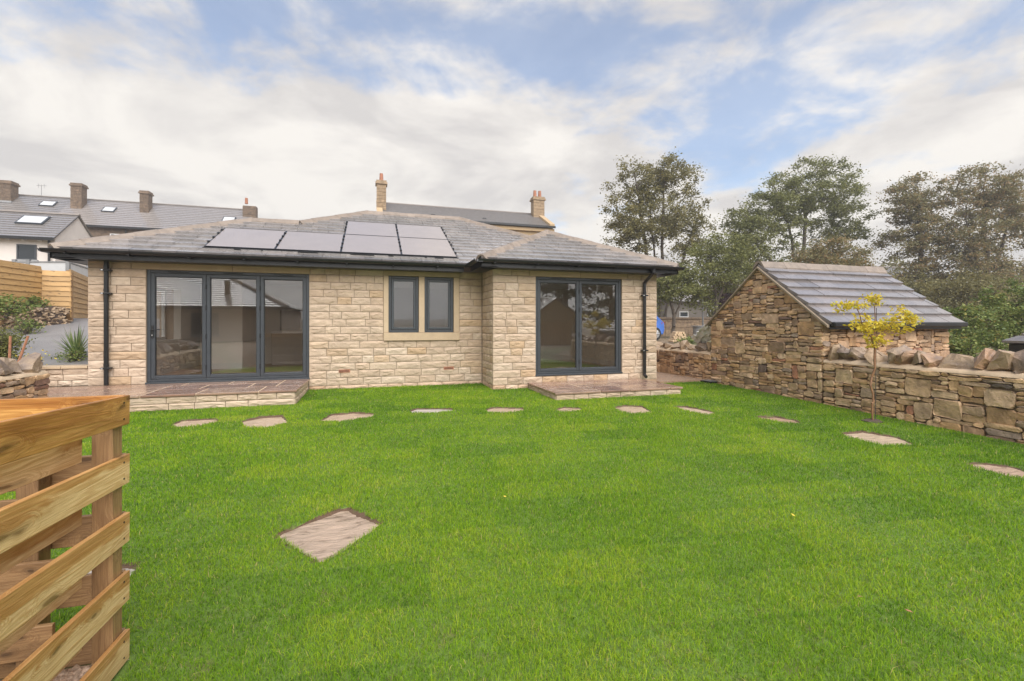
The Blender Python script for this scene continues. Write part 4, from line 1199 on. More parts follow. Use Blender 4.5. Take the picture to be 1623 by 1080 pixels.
# ================================================================== FAR LEFT: board fence, gabion bank, railing
def board_fence(name, label, pts, nb, group=None, bh=.15):
    (xa, Da, ya), (xb, Db, yb) = pts
    a, b = pix(xa, ya, Da), pix(xb, yb, Db)
    zt = (a.z + b.z) / 2
    d = Vector((b.x - a.x, b.y - a.y, 0)); L = d.length; ang = math.atan2(d.y, d.x)
    t = thing(name, label, 'fence', ((a.x + b.x) / 2, (a.y + b.y) / 2, zt - nb * bh), group)
    for k in range(nb):
        z = zt - (k + 1) * bh
        m = MB().box(-L / 2, L / 2, -.012, .012, 0, bh + .012)
        m.put('board', m_farwood, t, 0, loc=((a.x + b.x) / 2, (a.y + b.y) / 2, z), rot=(radians(-9), 0, ang))
    for f in (0.02, 0.5, .98):
        p = Vector((a.x, a.y, 0)).lerp(Vector((b.x, b.y, 0)), f); nn = Vector((-d.y, d.x, 0)).normalized() * .06
        boxo('post', m_post, t, p.x + nn.x - .04, p.x + nn.x + .04, p.y + nn.y - .04, p.y + nn.y + .04, zt - nb * bh - .3, zt - .02)
    return t
board_fence('board_fence', 'golden larch board fence stretch at the left picture edge above the bank', ((-70, 10.5, 394), (66, 13, 429)), 9)
board_fence('board_fence', 'middle golden larch board fence stretch facing the garden above the gabion', ((66, 13, 429), (112, 13.3, 431)), 8, bh=.143)
board_fence('board_fence', 'golden larch board fence stretch stepping down beside the house corner', ((112.5, 13.3, 432), (150, 16.5, 441)), 9, bh=.155)
gab = thing('gabion_wall', 'low gabion of small brown stones below the board fence', 'wall', pix(60, 520, 12.8))
ga, gb = pix(-60, 520, 11.0), pix(114, 507, 13.15)
d = Vector((gb.x - ga.x, gb.y - ga.y, 0)); L = d.length; ang = math.atan2(d.y, d.x)
MB().box(0, L - .1, .12, .4, -.5, .55).put('core', m_joint, gab, loc=(ga.x, ga.y, 1.2), rot=(0, 0, ang))
gv = MB(); r = random.Random(3)
for i in range(420):
    me = rock_mesh(r.uniform(.1, .2), .14, r.uniform(.07, .13), r.random(), 9) if i < 24 else None
    if me: 
        if i == 0: GR = []
        GR.append(([tuple(v.co) for v in me.vertices], [tuple(p.vertices) for p in me.polygons])); bpy.data.meshes.remove(me)
    vs, fs = r.choice(GR); ox, oz = r.uniform(0, L), r.uniform(-.2, .62); a = r.uniform(0, 6)
    gv.add([(ox + v[0], .10 + v[1], oz + v[2]) for v in vs], fs)
g = gv.put('stone_fill', m_rubblemass if 'm_rubblemass' in globals() else m_coping, gab, loc=(ga.x, ga.y, 1.2), rot=(0, 0, ang)); g['kind'] = 'stuff'
bank = MB()
b0, b1 = pix(-120, 500, 10.6), pix(100, 487, 13.0)
bank.add([(b0.x, b0.y, 1.75), (b1.x, b1.y, 1.78), (b1.x - .3, b1.y + 1.0, 2.0), (b0.x - .3, b0.y + 3, 2.2), (b0.x, b0.y, .4), (b1.x, b1.y, .4), (b1.x - .3, b1.y + 1.0, .4), (b0.x - .3, b0.y + 3, .4)],
         [(0, 1, 2, 3), (0, 4, 5, 1), (1, 5, 6, 2), (2, 6, 7, 3), (3, 7, 4, 0)])
tag(bank.put('bank', m_bedsoil), 'planted soil bank below the board fence', kind='structure')
# railing of the upper deck
rl = thing('deck_railing', 'grey deck railing with pale panels in front of the rendered house', 'railing', pix(60, 425, 19))
pts = [pix(x, 424, 19 + (x > 112) * (x - 112) * .08) for x in (-40, 23, 45, 108, 140)]
for p in pts: boxo('post', m_metal, rl, p.x - .06, p.x + .06, p.y - .06, p.y + .06, p.z - 1.2, p.z + .33)
for a, b in zip(pts[:-1], pts[1:]):
    d = Vector((b.x - a.x, b.y - a.y, 0)); L = d.length; ang = math.atan2(d.y, d.x)
    MB().box(.07, L - .07, -.01, .01, -.55, .18).put('panel', m_panel, rl, loc=(a.x, a.y, a.z), rot=(0, 0, ang))
    MB().box(.065, L - .065, -.03, .03, .19, .25).put('rail', m_metal, rl, loc=(a.x, a.y, a.z), rot=(0, 0, ang))

# ================================================================== HOUSES BEHIND
def tiled_roof(parent, x0, x1, ye, yr, ze, zr, g, mat, name='roof', back=True, ridge=True):
    """gable roof: front slope with stepped slate courses, ridge along X"""
    n = max(3, int(math.hypot(yr - ye, zr - ze) / g)); m = MB(); N = Vector((0, -(zr - ze), (yr - ye))).normalized()
    for k in range(n):
        a = Vector((0, ye + (yr - ye) * k / n, ze + (zr - ze) * k / n)); b = Vector((0, ye + (yr - ye) * (k + 1) / n, ze + (zr - ze) * (k + 1) / n))
        t0 = a + N * .05; t1 = b + N * .015
        m.add([(x0, *t0.yz), (x1, *t0.yz), (x1, *t1.yz), (x0, *t1.yz), (x0, *a.yz), (x1, *a.yz)], [(0, 1, 2, 3), (4, 5, 1, 0)])
    yb = 2 * yr - ye
    m.add([(x0, yr, zr), (x1, yr, zr), (x1, yb, ze), (x0, yb, ze)], [(0, 1, 2, 3)])
    m.add([(x0, ye, ze - .04), (x1, ye, ze - .04), (x1, yr, zr - .04), (x0, yr, zr - .04)], [(3, 2, 1, 0)])
    o = put(name, new_mesh(name, m.v, m.f), mat, parent)
    if ridge: MB().prism([(yr - .16, zr - .03), (yr, zr + .09), (yr + .16, zr - .03)], 'x', x0, x1).put('ridge', m_farridge, o)
    return o
def chimney(parent, x, y, wd, dp, z0, z1, pots, mat=None, cap=True):
    mat = mat or m_oldstone
    c = boxo('chimney', mat, parent, x - wd / 2, x + wd / 2, y - dp / 2, y + dp / 2, z0, z1)
    # coursed stone blocks standing proud
    k = 0; z = z0
    r = random.Random(x * 7)
    m = MB()
    while z < z1 - .1:
        h = .26; xx = x - wd / 2 - .012
        while xx < x + wd / 2 - .02:
            L = min(r.uniform(.3, .6), x + wd / 2 + .012 - xx)
            m.box(xx, xx + L - .02, y - dp / 2 - .03 * r.random() - .01, y - dp / 2 + .05, z, min(z + h - .02, z1)); xx += L
        z += h
    q = m.put('blockwork', mat, c)
    if cap:
        MB().box(x - wd / 2 - .09, x + wd / 2 + .09, y - dp / 2 - .09, y + dp / 2 + .09, z1, z1 + .14).box(x - wd / 2 - .03, x + wd / 2 + .03, y - dp / 2 - .03, y + dp / 2 + .03, z1 + .14, z1 + .28).put('cap', mat, c)
    for px in pots:
        MB().tube((x + px, y, z1 + .27), (x + px, y, z1 + .85), .15, .12, 10).put('pot', m_terracotta, c)
    MB().box(x - wd / 2 - .06, x + wd / 2 + .06, y - dp / 2 - .10, y + dp / 2 + .10, z0 + .02, z0 + .2).put('flashing', m_lead, c)
    return c
def rooflight(parent, x, y, ye, yr, ze, zr, wd, ln):
    s = (zr - ze) / (yr - ye); f = MB(); z = ze + s * (y - ye)
    N = Vector((0, -s, 1)).normalized(); U = Vector((0, 1, s)).normalized(); C = Vector((x, y, z))
    def q(h0, h1, a, b):
        vs = [C + Vector((i * a, 0, 0)) + U * (j * b) + N * h for h in (h0, h1) for (i, j) in ((-1, -1), (1, -1), (1, 1), (-1, 1))]
        return MB().add(vs, [(0, 1, 2, 3), (4, 5, 6, 7), (0, 1, 5, 4), (1, 2, 6, 5), (2, 3, 7, 6), (3, 0, 4, 7)])
    o = q(.0, .12, wd / 2 + .08, ln / 2 + .08).put('rooflight', m_anth, parent)
    q(.121, .13, wd / 2, ln / 2).put('pane', m_panel, o)
def far_window(parent, x0, x1, z0, z1, y, frame=m_anth):
    t = .07; m = MB()
    m.box(x0, x0 + t, y - .04, y + .04, z0, z1); m.box(x1 - t, x1, y - .04, y + .04, z0, z1); m.box(x0 + t, x1 - t, y - .04, y + .04, z0, z0 + t); m.box(x0 + t, x1 - t, y - .04, y + .04, z1 - t, z1)
    o = m.put('window', frame, parent); MB().box(x0 + t, x1 - t, y - .01, y + .02, z0 + t, z1 - t).put('pane', m_glassdark, o)
    MB().box(x0 - .08, x1 + .08, y - .10, y + .04, z0 - .12, z0 - .005).put('sill', m_lead, o)
    return o
# rendered house
rh = thing('rendered_house', 'pale rendered house with grey slate roof at the far left', 'house', (-24, 34.5, 2))
hx0, hx1, hy0, hy1, hze, hza = -33.0, -17.25, 32.5, 36.6, 6.45, 8.05
hym = (hy0 + hy1) / 2
MB().prism([(hy0, 1), (hy1, 1), (hy1, hze), (hym, hza - .08), (hy0, hze)], 'x', hx0, hx1).put('wall', m_render, rh)
ro = tiled_roof(rh, hx0, hx1 + .12, hy0 - .3, hym, hze - .22, hza, .26, m_farslate)
rooflight(ro, -18.9, 33.7, hy0 - .3, hym, hze - .22, hza, 1.1, .8)
MB().box(hx0, hx1 + .1, hy0 - .42, hy0 - .31, hze - .36, hze - .2).put('gutter', m_black, rh)
MB().tube((-17.45, 32.35, 6.2), (-17.45, 32.35, 1.5), .06).put('downpipe', m_black, rh)
far_window(rh, -18.95, -18.08, 5.0, 5.85, hy0 - .03)
for x in (-19.3, -18.6, -17.9):
    MB().box(x - .06, x + .06, hy0 - .2, hy0 - .01, 6.05, 6.2).put('spotlight', m_white, rh)
# terrace row, three houses sharing one ridge line
rows = [(-36.5, -26.2, 'leftmost stone terrace house with slate roof behind the rendered house'), (-26.2, -19.6, 'middle stone terrace house with two tall chimneys behind the rendered house'), (-19.6, -11.3, 'right end stone terrace house with patched slate roof')]
ye, yr, ze, zr = 48.4, 52.0, 9.95, 12.95
for i, (a, b, lab) in enumerate(rows):
    t = thing('terrace_house', lab, 'house', ((a + b) / 2, 52, 3), 'row of stone terrace houses on the hill')
    MB().prism([(ye + .35, 2), (2 * yr - ye - .35, 2), (2 * yr - ye - .35, ze + .2), (yr, zr - .1), (ye + .35, ze + .2)], 'x', a + .01, b - .01).put('wall', m_oldstone, t)
    rf = tiled_roof(t, a, b - .002, ye, yr, ze, zr, .32, m_farslate)
    MB().box(a, b, ye - .12, ye + .0, ze - .16, ze + .02).put('gutter', m_black, t)
    wx = {0: [-30], 1: [-24, -21.5], 2: [-17.5, -15, -13]}[i]
    for x in wx: far_window(t, x - .5, x + .5, ze - 2.2, ze - .6, ye + .32, m_white)
    MB().tube((b - 1.2, ye + .2, ze - .2), (b - 1.2, ye + .2, 3), .06).put('downpipe', m_black, t)
    if i == 0:
        chimney(t, pix(6, 300, 39.6).x, 51.2, .95, .9, 11.9, pix(6, 292, 39.8).z, (), None); rooflight(rf, -27.5, 50.9, ye, yr, ze, zr, .9, .7)
    if i == 1:
        chimney(t, -25.3, 50.9, .8, .8, 11.2, 13.75, ()); chimney(t, -20.2, 50.9, .68, .8, 11.1, 13.5, ()); rooflight(rf, -22.9, 50.6, ye, yr, ze, zr, .8, .7)
    if i == 2:
        c = chimney(t, -11.6, 51.2, 1.15, .8, 11.2, 13.1, (-.35, ), cap=False); rooflight(rf, -13.2, 50.1, ye, yr, ze, zr, .9, 1.0)
ant = thing('tv_aerial', 'thin television aerial on the leftmost terrace roof', 'aerial', (-28.6, 52, 12.9))
MB().tube((-28.6, 52, 12.9), (-28.6, 52, 14.0), .02).tube((-28.95, 52, 13.9), (-28.2, 52, 13.95), .015).tube((-28.8, 52, 13.7), (-28.8, 52, 14.1), .012).tube((-28.4, 52, 13.7), (-28.4, 52, 14.1), .012).put('mast', m_metal, ant)
# tall stone house behind the roof
th = thing('tall_stone_house', 'taller honey stone house with slate roof and chimneys rising behind the bungalow', 'house', (7, 36, 1))
ax0, ax1, ay0, aye = 0.35, 13.6, 33.5, 9.05
yr2, zr2 = 36.7, 10.75
MB().prism([(ay0, 0), (2 * yr2 - ay0, 0), (2 * yr2 - ay0, aye), (yr2, zr2 - .1), (ay0, aye)], 'x', ax0, ax1).put('wall', m_oldwarm, th)
tiled_roof(th, ax0 + .35, ax1 - .25, ay0 - .22, yr2, aye - .02, zr2, .3, m_farslate)
MB().box(ax0 - .1, ax1 + .1, ay0 - .36, ay0 - .23, aye - .16, aye + .0).put('gutter', m_black, th)
MB().box(ax0 - .06, ax1 + .06, ay0 - .2, ay0 - .005, aye - .45, aye - .2).put('cornice', m_oldwarm, th)
for xx in (ax0, ax1):
    s_ = 1 if xx == ax0 else -1; a, b = sorted((xx - .05 * s_, xx + .36 * s_))
    MB().prism([(ay0 - .3, aye - .05), (yr2, zr2 + .02), (yr2, zr2 + .22), (ay0 - .3, aye + .15)], 'x', a, b).put('verge_coping', m_oldwarm, th)
far_window(th, 9.6, 10.7, 6.6, 8.2, ay0 - .03)
cx1 = pix(604.5, 300, 33.4)
chimney(th, cx1.x, 34.8, .66, .66, 8.9, 11.55, (-.0,), m_chim)
cx2 = pix(854, 300, 38)
chimney(th, 13.25, 36.0, .95, .7, 9.9, 11.7, (-.25, .18), m_chim)
chimney(th, 11.9, 39.2, .4, .4, 9.2, 10.35, (0,), m_oldstone, cap=False)
for x in (4.3, 8.2): boxo('roof_vent', m_black, th, x - .15, x + .15, 34.0, 34.25, aye + .28, aye + .46)

# cottages behind the trees
def cottage(name, label, px0, px1, D, yt, yr_, base, win):
    a, b = pix(px0, yt, D), pix(px1, yt, D)
    x0, x1 = a.x, b.x; y = (a.y + b.y) / 2
    t = thing(name, label, 'house', ((x0 + x1) / 2, y + 3, base))
    zt = a.z; zr = pix(px0, yr_, D + 3).z
    MB().prism([(y, base - 1), (y + 6, base - 1), (y + 6, zt), (y + 3, zr - .1), (y, zt)], 'x', x0, x1).put('wall', m_cottage, t)
    tiled_roof(t, x0 - .2, x1 + .2, y - .3, y + 3, zt - .05, zr, .35, m_farslate)
    for wx in win:
        c = pix(wx, 499, D); far_window(t, c.x - .5, c.x + .5, c.z - .25, c.z + .3, y - .04, m_white)
    return t
cottage('grey_cottage', 'grey cottage with white window seen beneath the trees right of the house', 1050, 1128, 44, 478, 452, .4, (1082,))
cottage('grey_cottage', 'grey stone house with pale slate roof glimpsed behind the brown-leaved trees', 1395, 1560, 50, 452, 425, .5, (1430, 1500))
yw = thing('yard_wall', 'dark stone wall across the back of the dirt yard', 'wall', pix(1085, 520, 31))
a, b = pix(985, 505, 31), pix(1330, 505, 31); d = Vector((b.x - a.x, b.y - a.y, 0)); L = d.length; ang = math.atan2(d.y, d.x)
MB().box(0, L, .02, .4, -.7, 1.05).put('core', m_joint, yw, loc=(a.x, a.y, .5 + .2), rot=(0, 0, ang))
r = random.Random(8); ym_ = MB()
for (x, z, wd, h) in pack(L, 1.7, 31, .11, .05):
    ym_.box(x + .012, x + wd - .012, -.03 * r.random(), .06, z + .01, z + h - .01)
q = ym_.put('stone_courses', m_coping, yw, loc=(a.x, a.y, .05), rot=(0, 0, ang)); q['kind'] = 'stuff'
MB().box(-.02, L, -.05, .45, 0, .1).put('cap', m_coping, yw, loc=(a.x, a.y, 1.755), rot=(0, 0, ang))

# ================================================================== TREES
def tree(name, label, base, stems, env, nclump, nleaf, lsize, mat, seed, spread=0.55, flat=0.5, r0=0.02, cat='tree', group=None, bark=None, sub=4, twig=0.5):
    """stems: list of polylines (relative); env: ellipsoids (cx,cy,cz,rx,ry,rz,weight)"""
    R = np.random.default_rng(seed)
    t = thing(name, label, cat, base, group)
    pos, par = [], []
    for si, st in enumerate(stems):
        prev = -1
        if si and len(pos): prev = int(np.argmin(np.linalg.norm(np.array(pos) - np.array(st[0], float), axis=1)))
        for a, b in zip(st[:-1], st[1:]):
            a, b = np.array(a, float), np.array(b, float); n = max(1, int(np.linalg.norm(b - a) / max(.12, .05 * abs(st[-1][2]))))
            for k in range(n + (1 if prev == -1 else 0)):
                f = (k if prev == -1 and len(pos) == 0 else k + (0 if prev == -1 else 1)) / n
                p = a + (b - a) * min(1, f) + R.normal(0, .012 * max(1, abs(st[-1][2]) * .25), 3) * (k > 0)
                pos.append(p); par.append(prev); prev = len(pos) - 1
    wts = np.array([e[6] for e in env], float); wts /= wts.sum()
    C = []
    while len(C) < nclump:
        e = env[R.choice(len(env), p=wts)]
        v = R.normal(0, 1, 3); v /= np.linalg.norm(v); v *= R.random() ** 0.42
        p = np.array(e[:3]) + v * np.array(e[3:6])
        if p[2] < 0.1: continue
        C.append(p)
    C = np.array(C)
    root = np.array(pos[0])
    order = np.argsort(np.linalg.norm((C - np.array(env[0][:3])) / np.array(env[0][3:6]), axis=1) + .15 * R.random(len(C)))
    H = max(C[:, 2])
    lp = []
    for i in order:
        c = C[i]; P = np.array(pos)
        dv_ = P - c; dist = np.linalg.norm(dv_, axis=1)
        pen = np.maximum(0, P[:, 2] - c[2] + .25 * np.hypot(dv_[:, 0], dv_[:, 1])) * 1.2
        j = int(np.argmin(dist + pen)); a = P[j]; L = dist[j]; n = max(2, int(sub * min(1.5, L / (H * .12))))
        side = R.normal(0, .10 * L, 3); side[2] = abs(side[2]) * .6
        prev = j
        for k in range(1, n + 1):
            f = k / n; p = a + (c - a) * f + side * sin(pi * f) + R.normal(0, .02 * L, 3) * (k < n)
            pos.append(p); par.append(prev); prev = len(pos) - 1
            if f > .45: lp.append((p, 0.7))
        lp.append((c, 1.0))
    n = len(pos); rad = np.full(n, 0.0); cnt = np.zeros(n)
    ch = [[] for _ in range(n)]
    for i, p in enumerate(par):
        if p >= 0: ch[p].append(i)
    for i in range(n - 1, -1, -1):
        cnt[i] = (r0 ** 2.1) if not ch[i] else sum(cnt[c] for c in ch[i]) * 1.003
    rad = cnt ** (1 / 2.1)
    mb = MB()
    for i, p in enumerate(par):
        if p < 0: continue
        rb = min(rad[p], rad[i] * 1.35) if len(ch[p]) > 1 else rad[p]
        mb.tube(pos[p], pos[i], rb, rad[i], 6 if rad[i] > r0 * 3 else 4, caps=False)
    put('trunk', new_mesh('trunk', mb.v, mb.f, True), bark or m_bark, t, (0, 0, 0), local=True)
    # leaves
    Lp = np.array([p for p, _ in lp]); Lw = np.array([q for _, q in lp]); Lw /= Lw.sum()
    N = int(nleaf * 1.35)
    idx = R.choice(len(Lp), N, p=Lw); csz = R.uniform(.35, 1.0, len(Lp))
    cen = Lp[idx] + R.normal(0, 1, (N, 3)) * (spread * csz[idx])[:, None] * np.array([1, 1, flat])
    az = R.uniform(0, 2 * pi, N); el = R.normal(-.2, .5, N)
    d1 = np.stack([np.cos(az) * np.cos(el), np.sin(az) * np.cos(el), np.sin(el)], 1)
    tmp = R.normal(0, 1, (N, 3)); tmp[:, 2] *= .5; d2 = np.cross(d1, tmp); d2 /= np.linalg.norm(d2, axis=1)[:, None] + 1e-9
    l = (lsize * R.uniform(.6, 1.35, N))[:, None]; wv = l * R.uniform(.38, .62, N)[:, None]
    V = np.stack([cen - d1 * l * .5, cen + d2 * wv * .5 - d1 * l * .05, cen + d1 * l * .5, cen - d2 * wv * .5 - d1 * l * .05], 1)
    F = np.arange(N * 4).reshape(N, 4)
    clump_t = R.normal(0, .17, len(Lp))
    tone = np.clip(.5 + clump_t[idx] + R.normal(0, .2, N), 0, 1)
    put('crown', np_mesh('crown', V.reshape(-1, 3), F, np.repeat(tone, 4)), mat, t, (0, 0, 0), local=True)
    return t
def at(px, D, z=0.5):
    p = pix(px, 515, D); return (p.x, p.y, z)
G_T = 'big autumn trees behind the yard'
tree('broadleaf_tree', 'tall open olive-green tree with several slender stems just right of the house', at(1040, 32), 
     [[(0, 0, 0), (-.3, 0, 3), (-.9, .1, 7), (-1.6, .1, 11)], [(.2, 0, 0), (.4, 0, 3), (.5, 0, 7.5), (.7, 0, 11.5)], [(.4, .2, 0), (1.2, 0, 3), (2.6, 0, 6.5), (3.8, 0, 9.3)], [(0, 0, .3), (0, .2, 6), (-.3, .3, 9)]],
     [(-.6, 0, 9.4, 3.3, 2.6, 3.3, 4), (-2.4, 0, 7.6, 1.7, 2, 2.6, 1.6), (2.6, 0, 8.0, 1.9, 2, 2.9, 1.8), (0, 0, 5.2, 3.4, 2.4, 1.8, 1.1), (1.2, 0, 11.6, 2.2, 1.5, 1.2, .9)], 300, 20000, .165, m_lf_olive, 101, .36, .7, .018, group=G_T)
tree('broadleaf_tree', 'broad green spreading tree with thick forked trunk above the shed', at(1262, 36),
     [[(0, 0, 0), (-.1, 0, 5), (-.5, 0, 8), (-1.6, 0, 10.5), (-2.4, 0, 12)], [(-.1, 0, 5), (.9, .1, 7), (1.0, 0, 9.5), (2.6, 0, 12.5)], [(0, 0, 4.5), (2.2, 0, 6.8), (4.5, 0, 7.8)], [(0, 0, 4), (-2.8, 0, 6.0), (-4.6, 0, 7.6)]],
     [(1.6, 0, 11.4, 3.8, 3, 2.7, 3.6), (-1.8, 0, 9.7, 2.7, 2.6, 2.5, 2.2), (-4.3, 0, 7.4, 2.2, 2.2, 2.3, 1.8), (4.6, 0, 9.2, 2.1, 2.4, 2.0, 1.5), (-.5, 0, 6.2, 4.6, 2.4, 1.2, .9), (-5.0, 0, 8.4, 1.6, 1.8, 1.8, 1.2)], 350, 32000, .165, m_lf_green, 102, .42, .5, .02, group=G_T)
tree('broadleaf_tree', 'slim brown-green tree with layered branches between the spreading tree and the rightmost tree', at(1458, 34),
     [[(0, 0, 0), (.1, 0, 5), (0, 0, 8), (-.5, 0, 10.5), (-.3, 0, 12)]],
     [(-.2, 0, 10.0, 2.6, 1.9, 2.2, 2), (.1, 0, 7.0, 3.1, 2.2, 2.2, 2.2), (.2, 0, 4.3, 3.4, 2.2, 1.6, 1.6)], 260, 19000, .16, m_lf_brown, 103, .42, .42, .018, group=G_T)
tree('broadleaf_tree', 'rightmost rusty brown tree with spreading upright limbs', at(1566, 33),
     [[(0, 0, 0), (0, 0, 4), (-.4, 0, 8), (-.3, 0, 12)], [(0, 0, 3), (1.5, 0, 6.5), (2.6, 0, 10)], [(0, 0, 3), (-1.6, 0, 6), (-2.6, 0, 9)]],
     [(-.4, 0, 10.3, 2.3, 2, 2.3, 2.2), (3.0, 0, 8.8, 3.0, 2, 2.8, 2.4), (-1.9, 0, 6.8, 2.5, 2.0, 2.2, 1.8), (1.0, 0, 5.0, 4.2, 2.2, 1.9, 1.8)], 330, 25000, .16, m_lf_brown, 104, .42, .5, .018, group=G_T)
tree('broadleaf_tree', 'low rust-leaved tree peeping over the shed ridge', at(1325, 27),
     [[(0, 0, 0), (0, 0, 2.5), (-.6, 0, 4.8)], [(0, 0, 2), (1.1, 0, 4.5)]], [(-.5, 0, 4.6, 2.3, 1.6, 1.5, 2), (1.2, 0, 4.3, 1.3, 1.3, 1.3, 1)], 90, 8000, .13, m_lf_brown, 105, .35, .5, .014, group=G_T)
tree('broadleaf_tree', 'mid-green leafy tree filling the gap left of the shed roof', at(1135, 27),
     [[(0, 0, 0), (0, 0, 2.5), (-.4, 0, 5)], [(0, 0, 2), (1.2, 0, 4.6)]], [(0, 0, 4.2, 3.0, 1.8, 1.9, 2.4), (1.6, 0, 5.0, 1.8, 1.4, 1.5, 1), (-1.5, 0, 3.0, 1.3, 1.3, 1.2, .6)], 130, 12000, .14, m_lf_green, 106, .36, .55, .015, group=G_T)
tree('broadleaf_tree', 'small dark-stemmed tree beside the blue car', at(1067, 26),
     [[(0, 0, 0), (.05, 0, 1.4), (-.4, 0, 3)], [(.05, 0, 1.2), (.8, 0, 2.8)]], [(-.1, 0, 3.3, 1.7, 1.4, 1.1, 2), (-.9, 0, 2.3, .9, 1, .8, .6)], 70, 5200, .13, m_lf_green, 107, .3, .6, .018, group=G_T)
tree('broadleaf_tree', 'dark red-leaved tree behind the lamp post', at(1150, 34.5),
     [[(0, 0, 0), (0, 0, 2), (.2, 0, 3.4)]], [(0, 0, 2.8, 2.0, 1.4, 1.5, 2)], 70, 6500, .14, m_lf_red, 108, .33, .6, .014, group=G_T)
tree('broadleaf_tree', 'dull green understorey tree below the slim layered tree', at(1420, 29),
     [[(0, 0, 0), (0, 0, 2), (.4, 0, 3.6)]], [(.3, 0, 3.0, 2.8, 1.5, 1.3, 2), (2.2, 0, 2.6, 1.8, 1.4, 1.2, 1)], 90, 8500, .14, m_lf_olive, 109, .36, .5, .014, group=G_T)
tree('broadleaf_tree', 'dark olive understorey tree behind the shrubs at the right', at(1540, 25),
     [[(0, 0, 0), (0, 0, 2), (-.3, 0, 3.2)], [(0, 0, 1.6), (1.5, 0, 3)]], [(0, 0, 2.6, 2.6, 1.5, 1.2, 2), (2.3, 0, 2.7, 1.8, 1.3, 1.2, 1.2)], 90, 8500, .13, m_lf_olive, 110, .36, .5, .014, group=G_T)
# far wood as one mass
def wood_mass():
    R = np.random.default_rng(77); N = 26000
    px = R.uniform(1040, 1720, N); D = R.uniform(47, 56, N)
    top = 432 + 18 * np.sin(px * .03) + 12 * np.sin(px * .083)
    y = top + (512 - top) * R.random(N) ** .8
    u = (px - 811.5) / FPX
    cen = np.stack([D * (SY + u * CY_), D * (CY_ - u * SY), CAM_Z + (515 - y) / FPX * D], 1)
    d1 = R.normal(0, 1, (N, 3)); d1 /= np.linalg.norm(d1, axis=1)[:, None]; d2 = np.cross(d1, R.normal(0, 1, (N, 3))); d2 /= np.linalg.norm(d2, axis=1)[:, None]
    l = R.uniform(.25, .5, (N, 1))
    V = np.stack([cen - d1 * l * .5, cen + d2 * l * .28, cen + d1 * l * .5, cen - d2 * l * .28], 1)
    return np_mesh('distant_wood', V.reshape(-1, 3), np.arange(N * 4).reshape(N, 4), np.repeat(np.clip(R.normal(.4, .2, N), 0, 1), 4))
tag(put('distant_wood', wood_mass(), m_lf_olive), 'dark distant wood behind the yard trees', 'wood', kind='stuff')
# near shrubs at the right, beyond the wall
def shrub(name, label, px, D, z, rx, rz, mat, seed, n=5200, ls=.10, nst=5, group=None, cl=70):
    R = random.Random(seed)
    st = [[(0, 0, 0), (R.uniform(-.3, .3) * rx, R.uniform(-.2, .2), rz * .8), (R.uniform(-.7, .7) * rx, R.uniform(-.3, .3), rz * 1.5)] for _ in range(nst)]
    return tree(name, label, at(px, D, z), st, [(0, 0, rz * 1.05, rx, rx * .8, rz, 1)], cl, n, ls, mat, seed, .13 * max(1, rx), .7, .007, cat='shrub', group=group)
G_S = 'shrubs beyond the right wall'
shrub('leafy_shrub', 'bright green leafy shrub behind the right gable end of the shed roof', 1536, 12.5, .3, .85, .85, m_lf_shrub, 201, 4200, .085, 6, G_S)
shrub('leafy_shrub', 'tall yellow-green shrub touching the right picture edge', 1604, 13.5, .5, 1.0, 1.15, m_lf_shrub, 202, 5200, .085, 6, G_S)
shrub('leafy_shrub', 'brownish scrub between the green shrubs and the small dark roof', 1580, 16.5, .5, 1.6, .9, m_lf_brown, 203, 6500, .10, 6, G_S)
shrub('leafy_shrub', 'low green shrub right under the shed eave corner', 1520, 10.2, .3, .35, .45, m_lf_shrub, 204, 1300, .07, 4, G_S)
# left planting
G_L = 'plants on the left bank'
shrub('bank_shrub', 'loose pale green shrub on the bank below the left fence', 8, 11.3, 1.52, .5, .27, m_lf_shrub, 211, 900, .07, 5, G_L)
shrub('bank_shrub', 'small trailing green shrub at the foot of the middle fence stretch', 50, 12.6, 1.75, .32, .17, m_lf_shrub, 212, 420, .07, 5, G_L)
shrub('bank_shrub', 'little leafy weed growing in front of the gabion', 42, 11.3, 1.1, .25, .22, m_lf_shrub, 213, 380, .06, 4, G_L)
shrub('dense_bush', 'dense dark green bush at the left edge behind the short wall', 2, 8.3, .55, .24, .36, m_lf_green, 214, 2600, .045, 5, G_L)
shrub('flowering_plant', 'small yellow-flowered plant behind the short rubble wall', 57, 7.9, .62, .10, .10, m_lf_yellow, 215, 60, .035, 3, G_L, 12)
shrub('leafy_plant', 'little green leafy plant at the foot of the spiky plant', 117, 8.75, .58, .13, .16, m_lf_shrub, 216, 330, .045, 4, G_L, 25)
for px, lean, lab in ((14, .02, 'upright rusty stake behind the short wall at the left'), (22, .18, 'leaning rusty stake beside the upright one')):
    p = at(px, 7.3, .55); s = thing('plant_stake', lab, 'stake', p)
    MB().tube((0, 0, 0), (lean, 0, .62), .018, .016, 6).put('rod', m_rust, s, local=True)
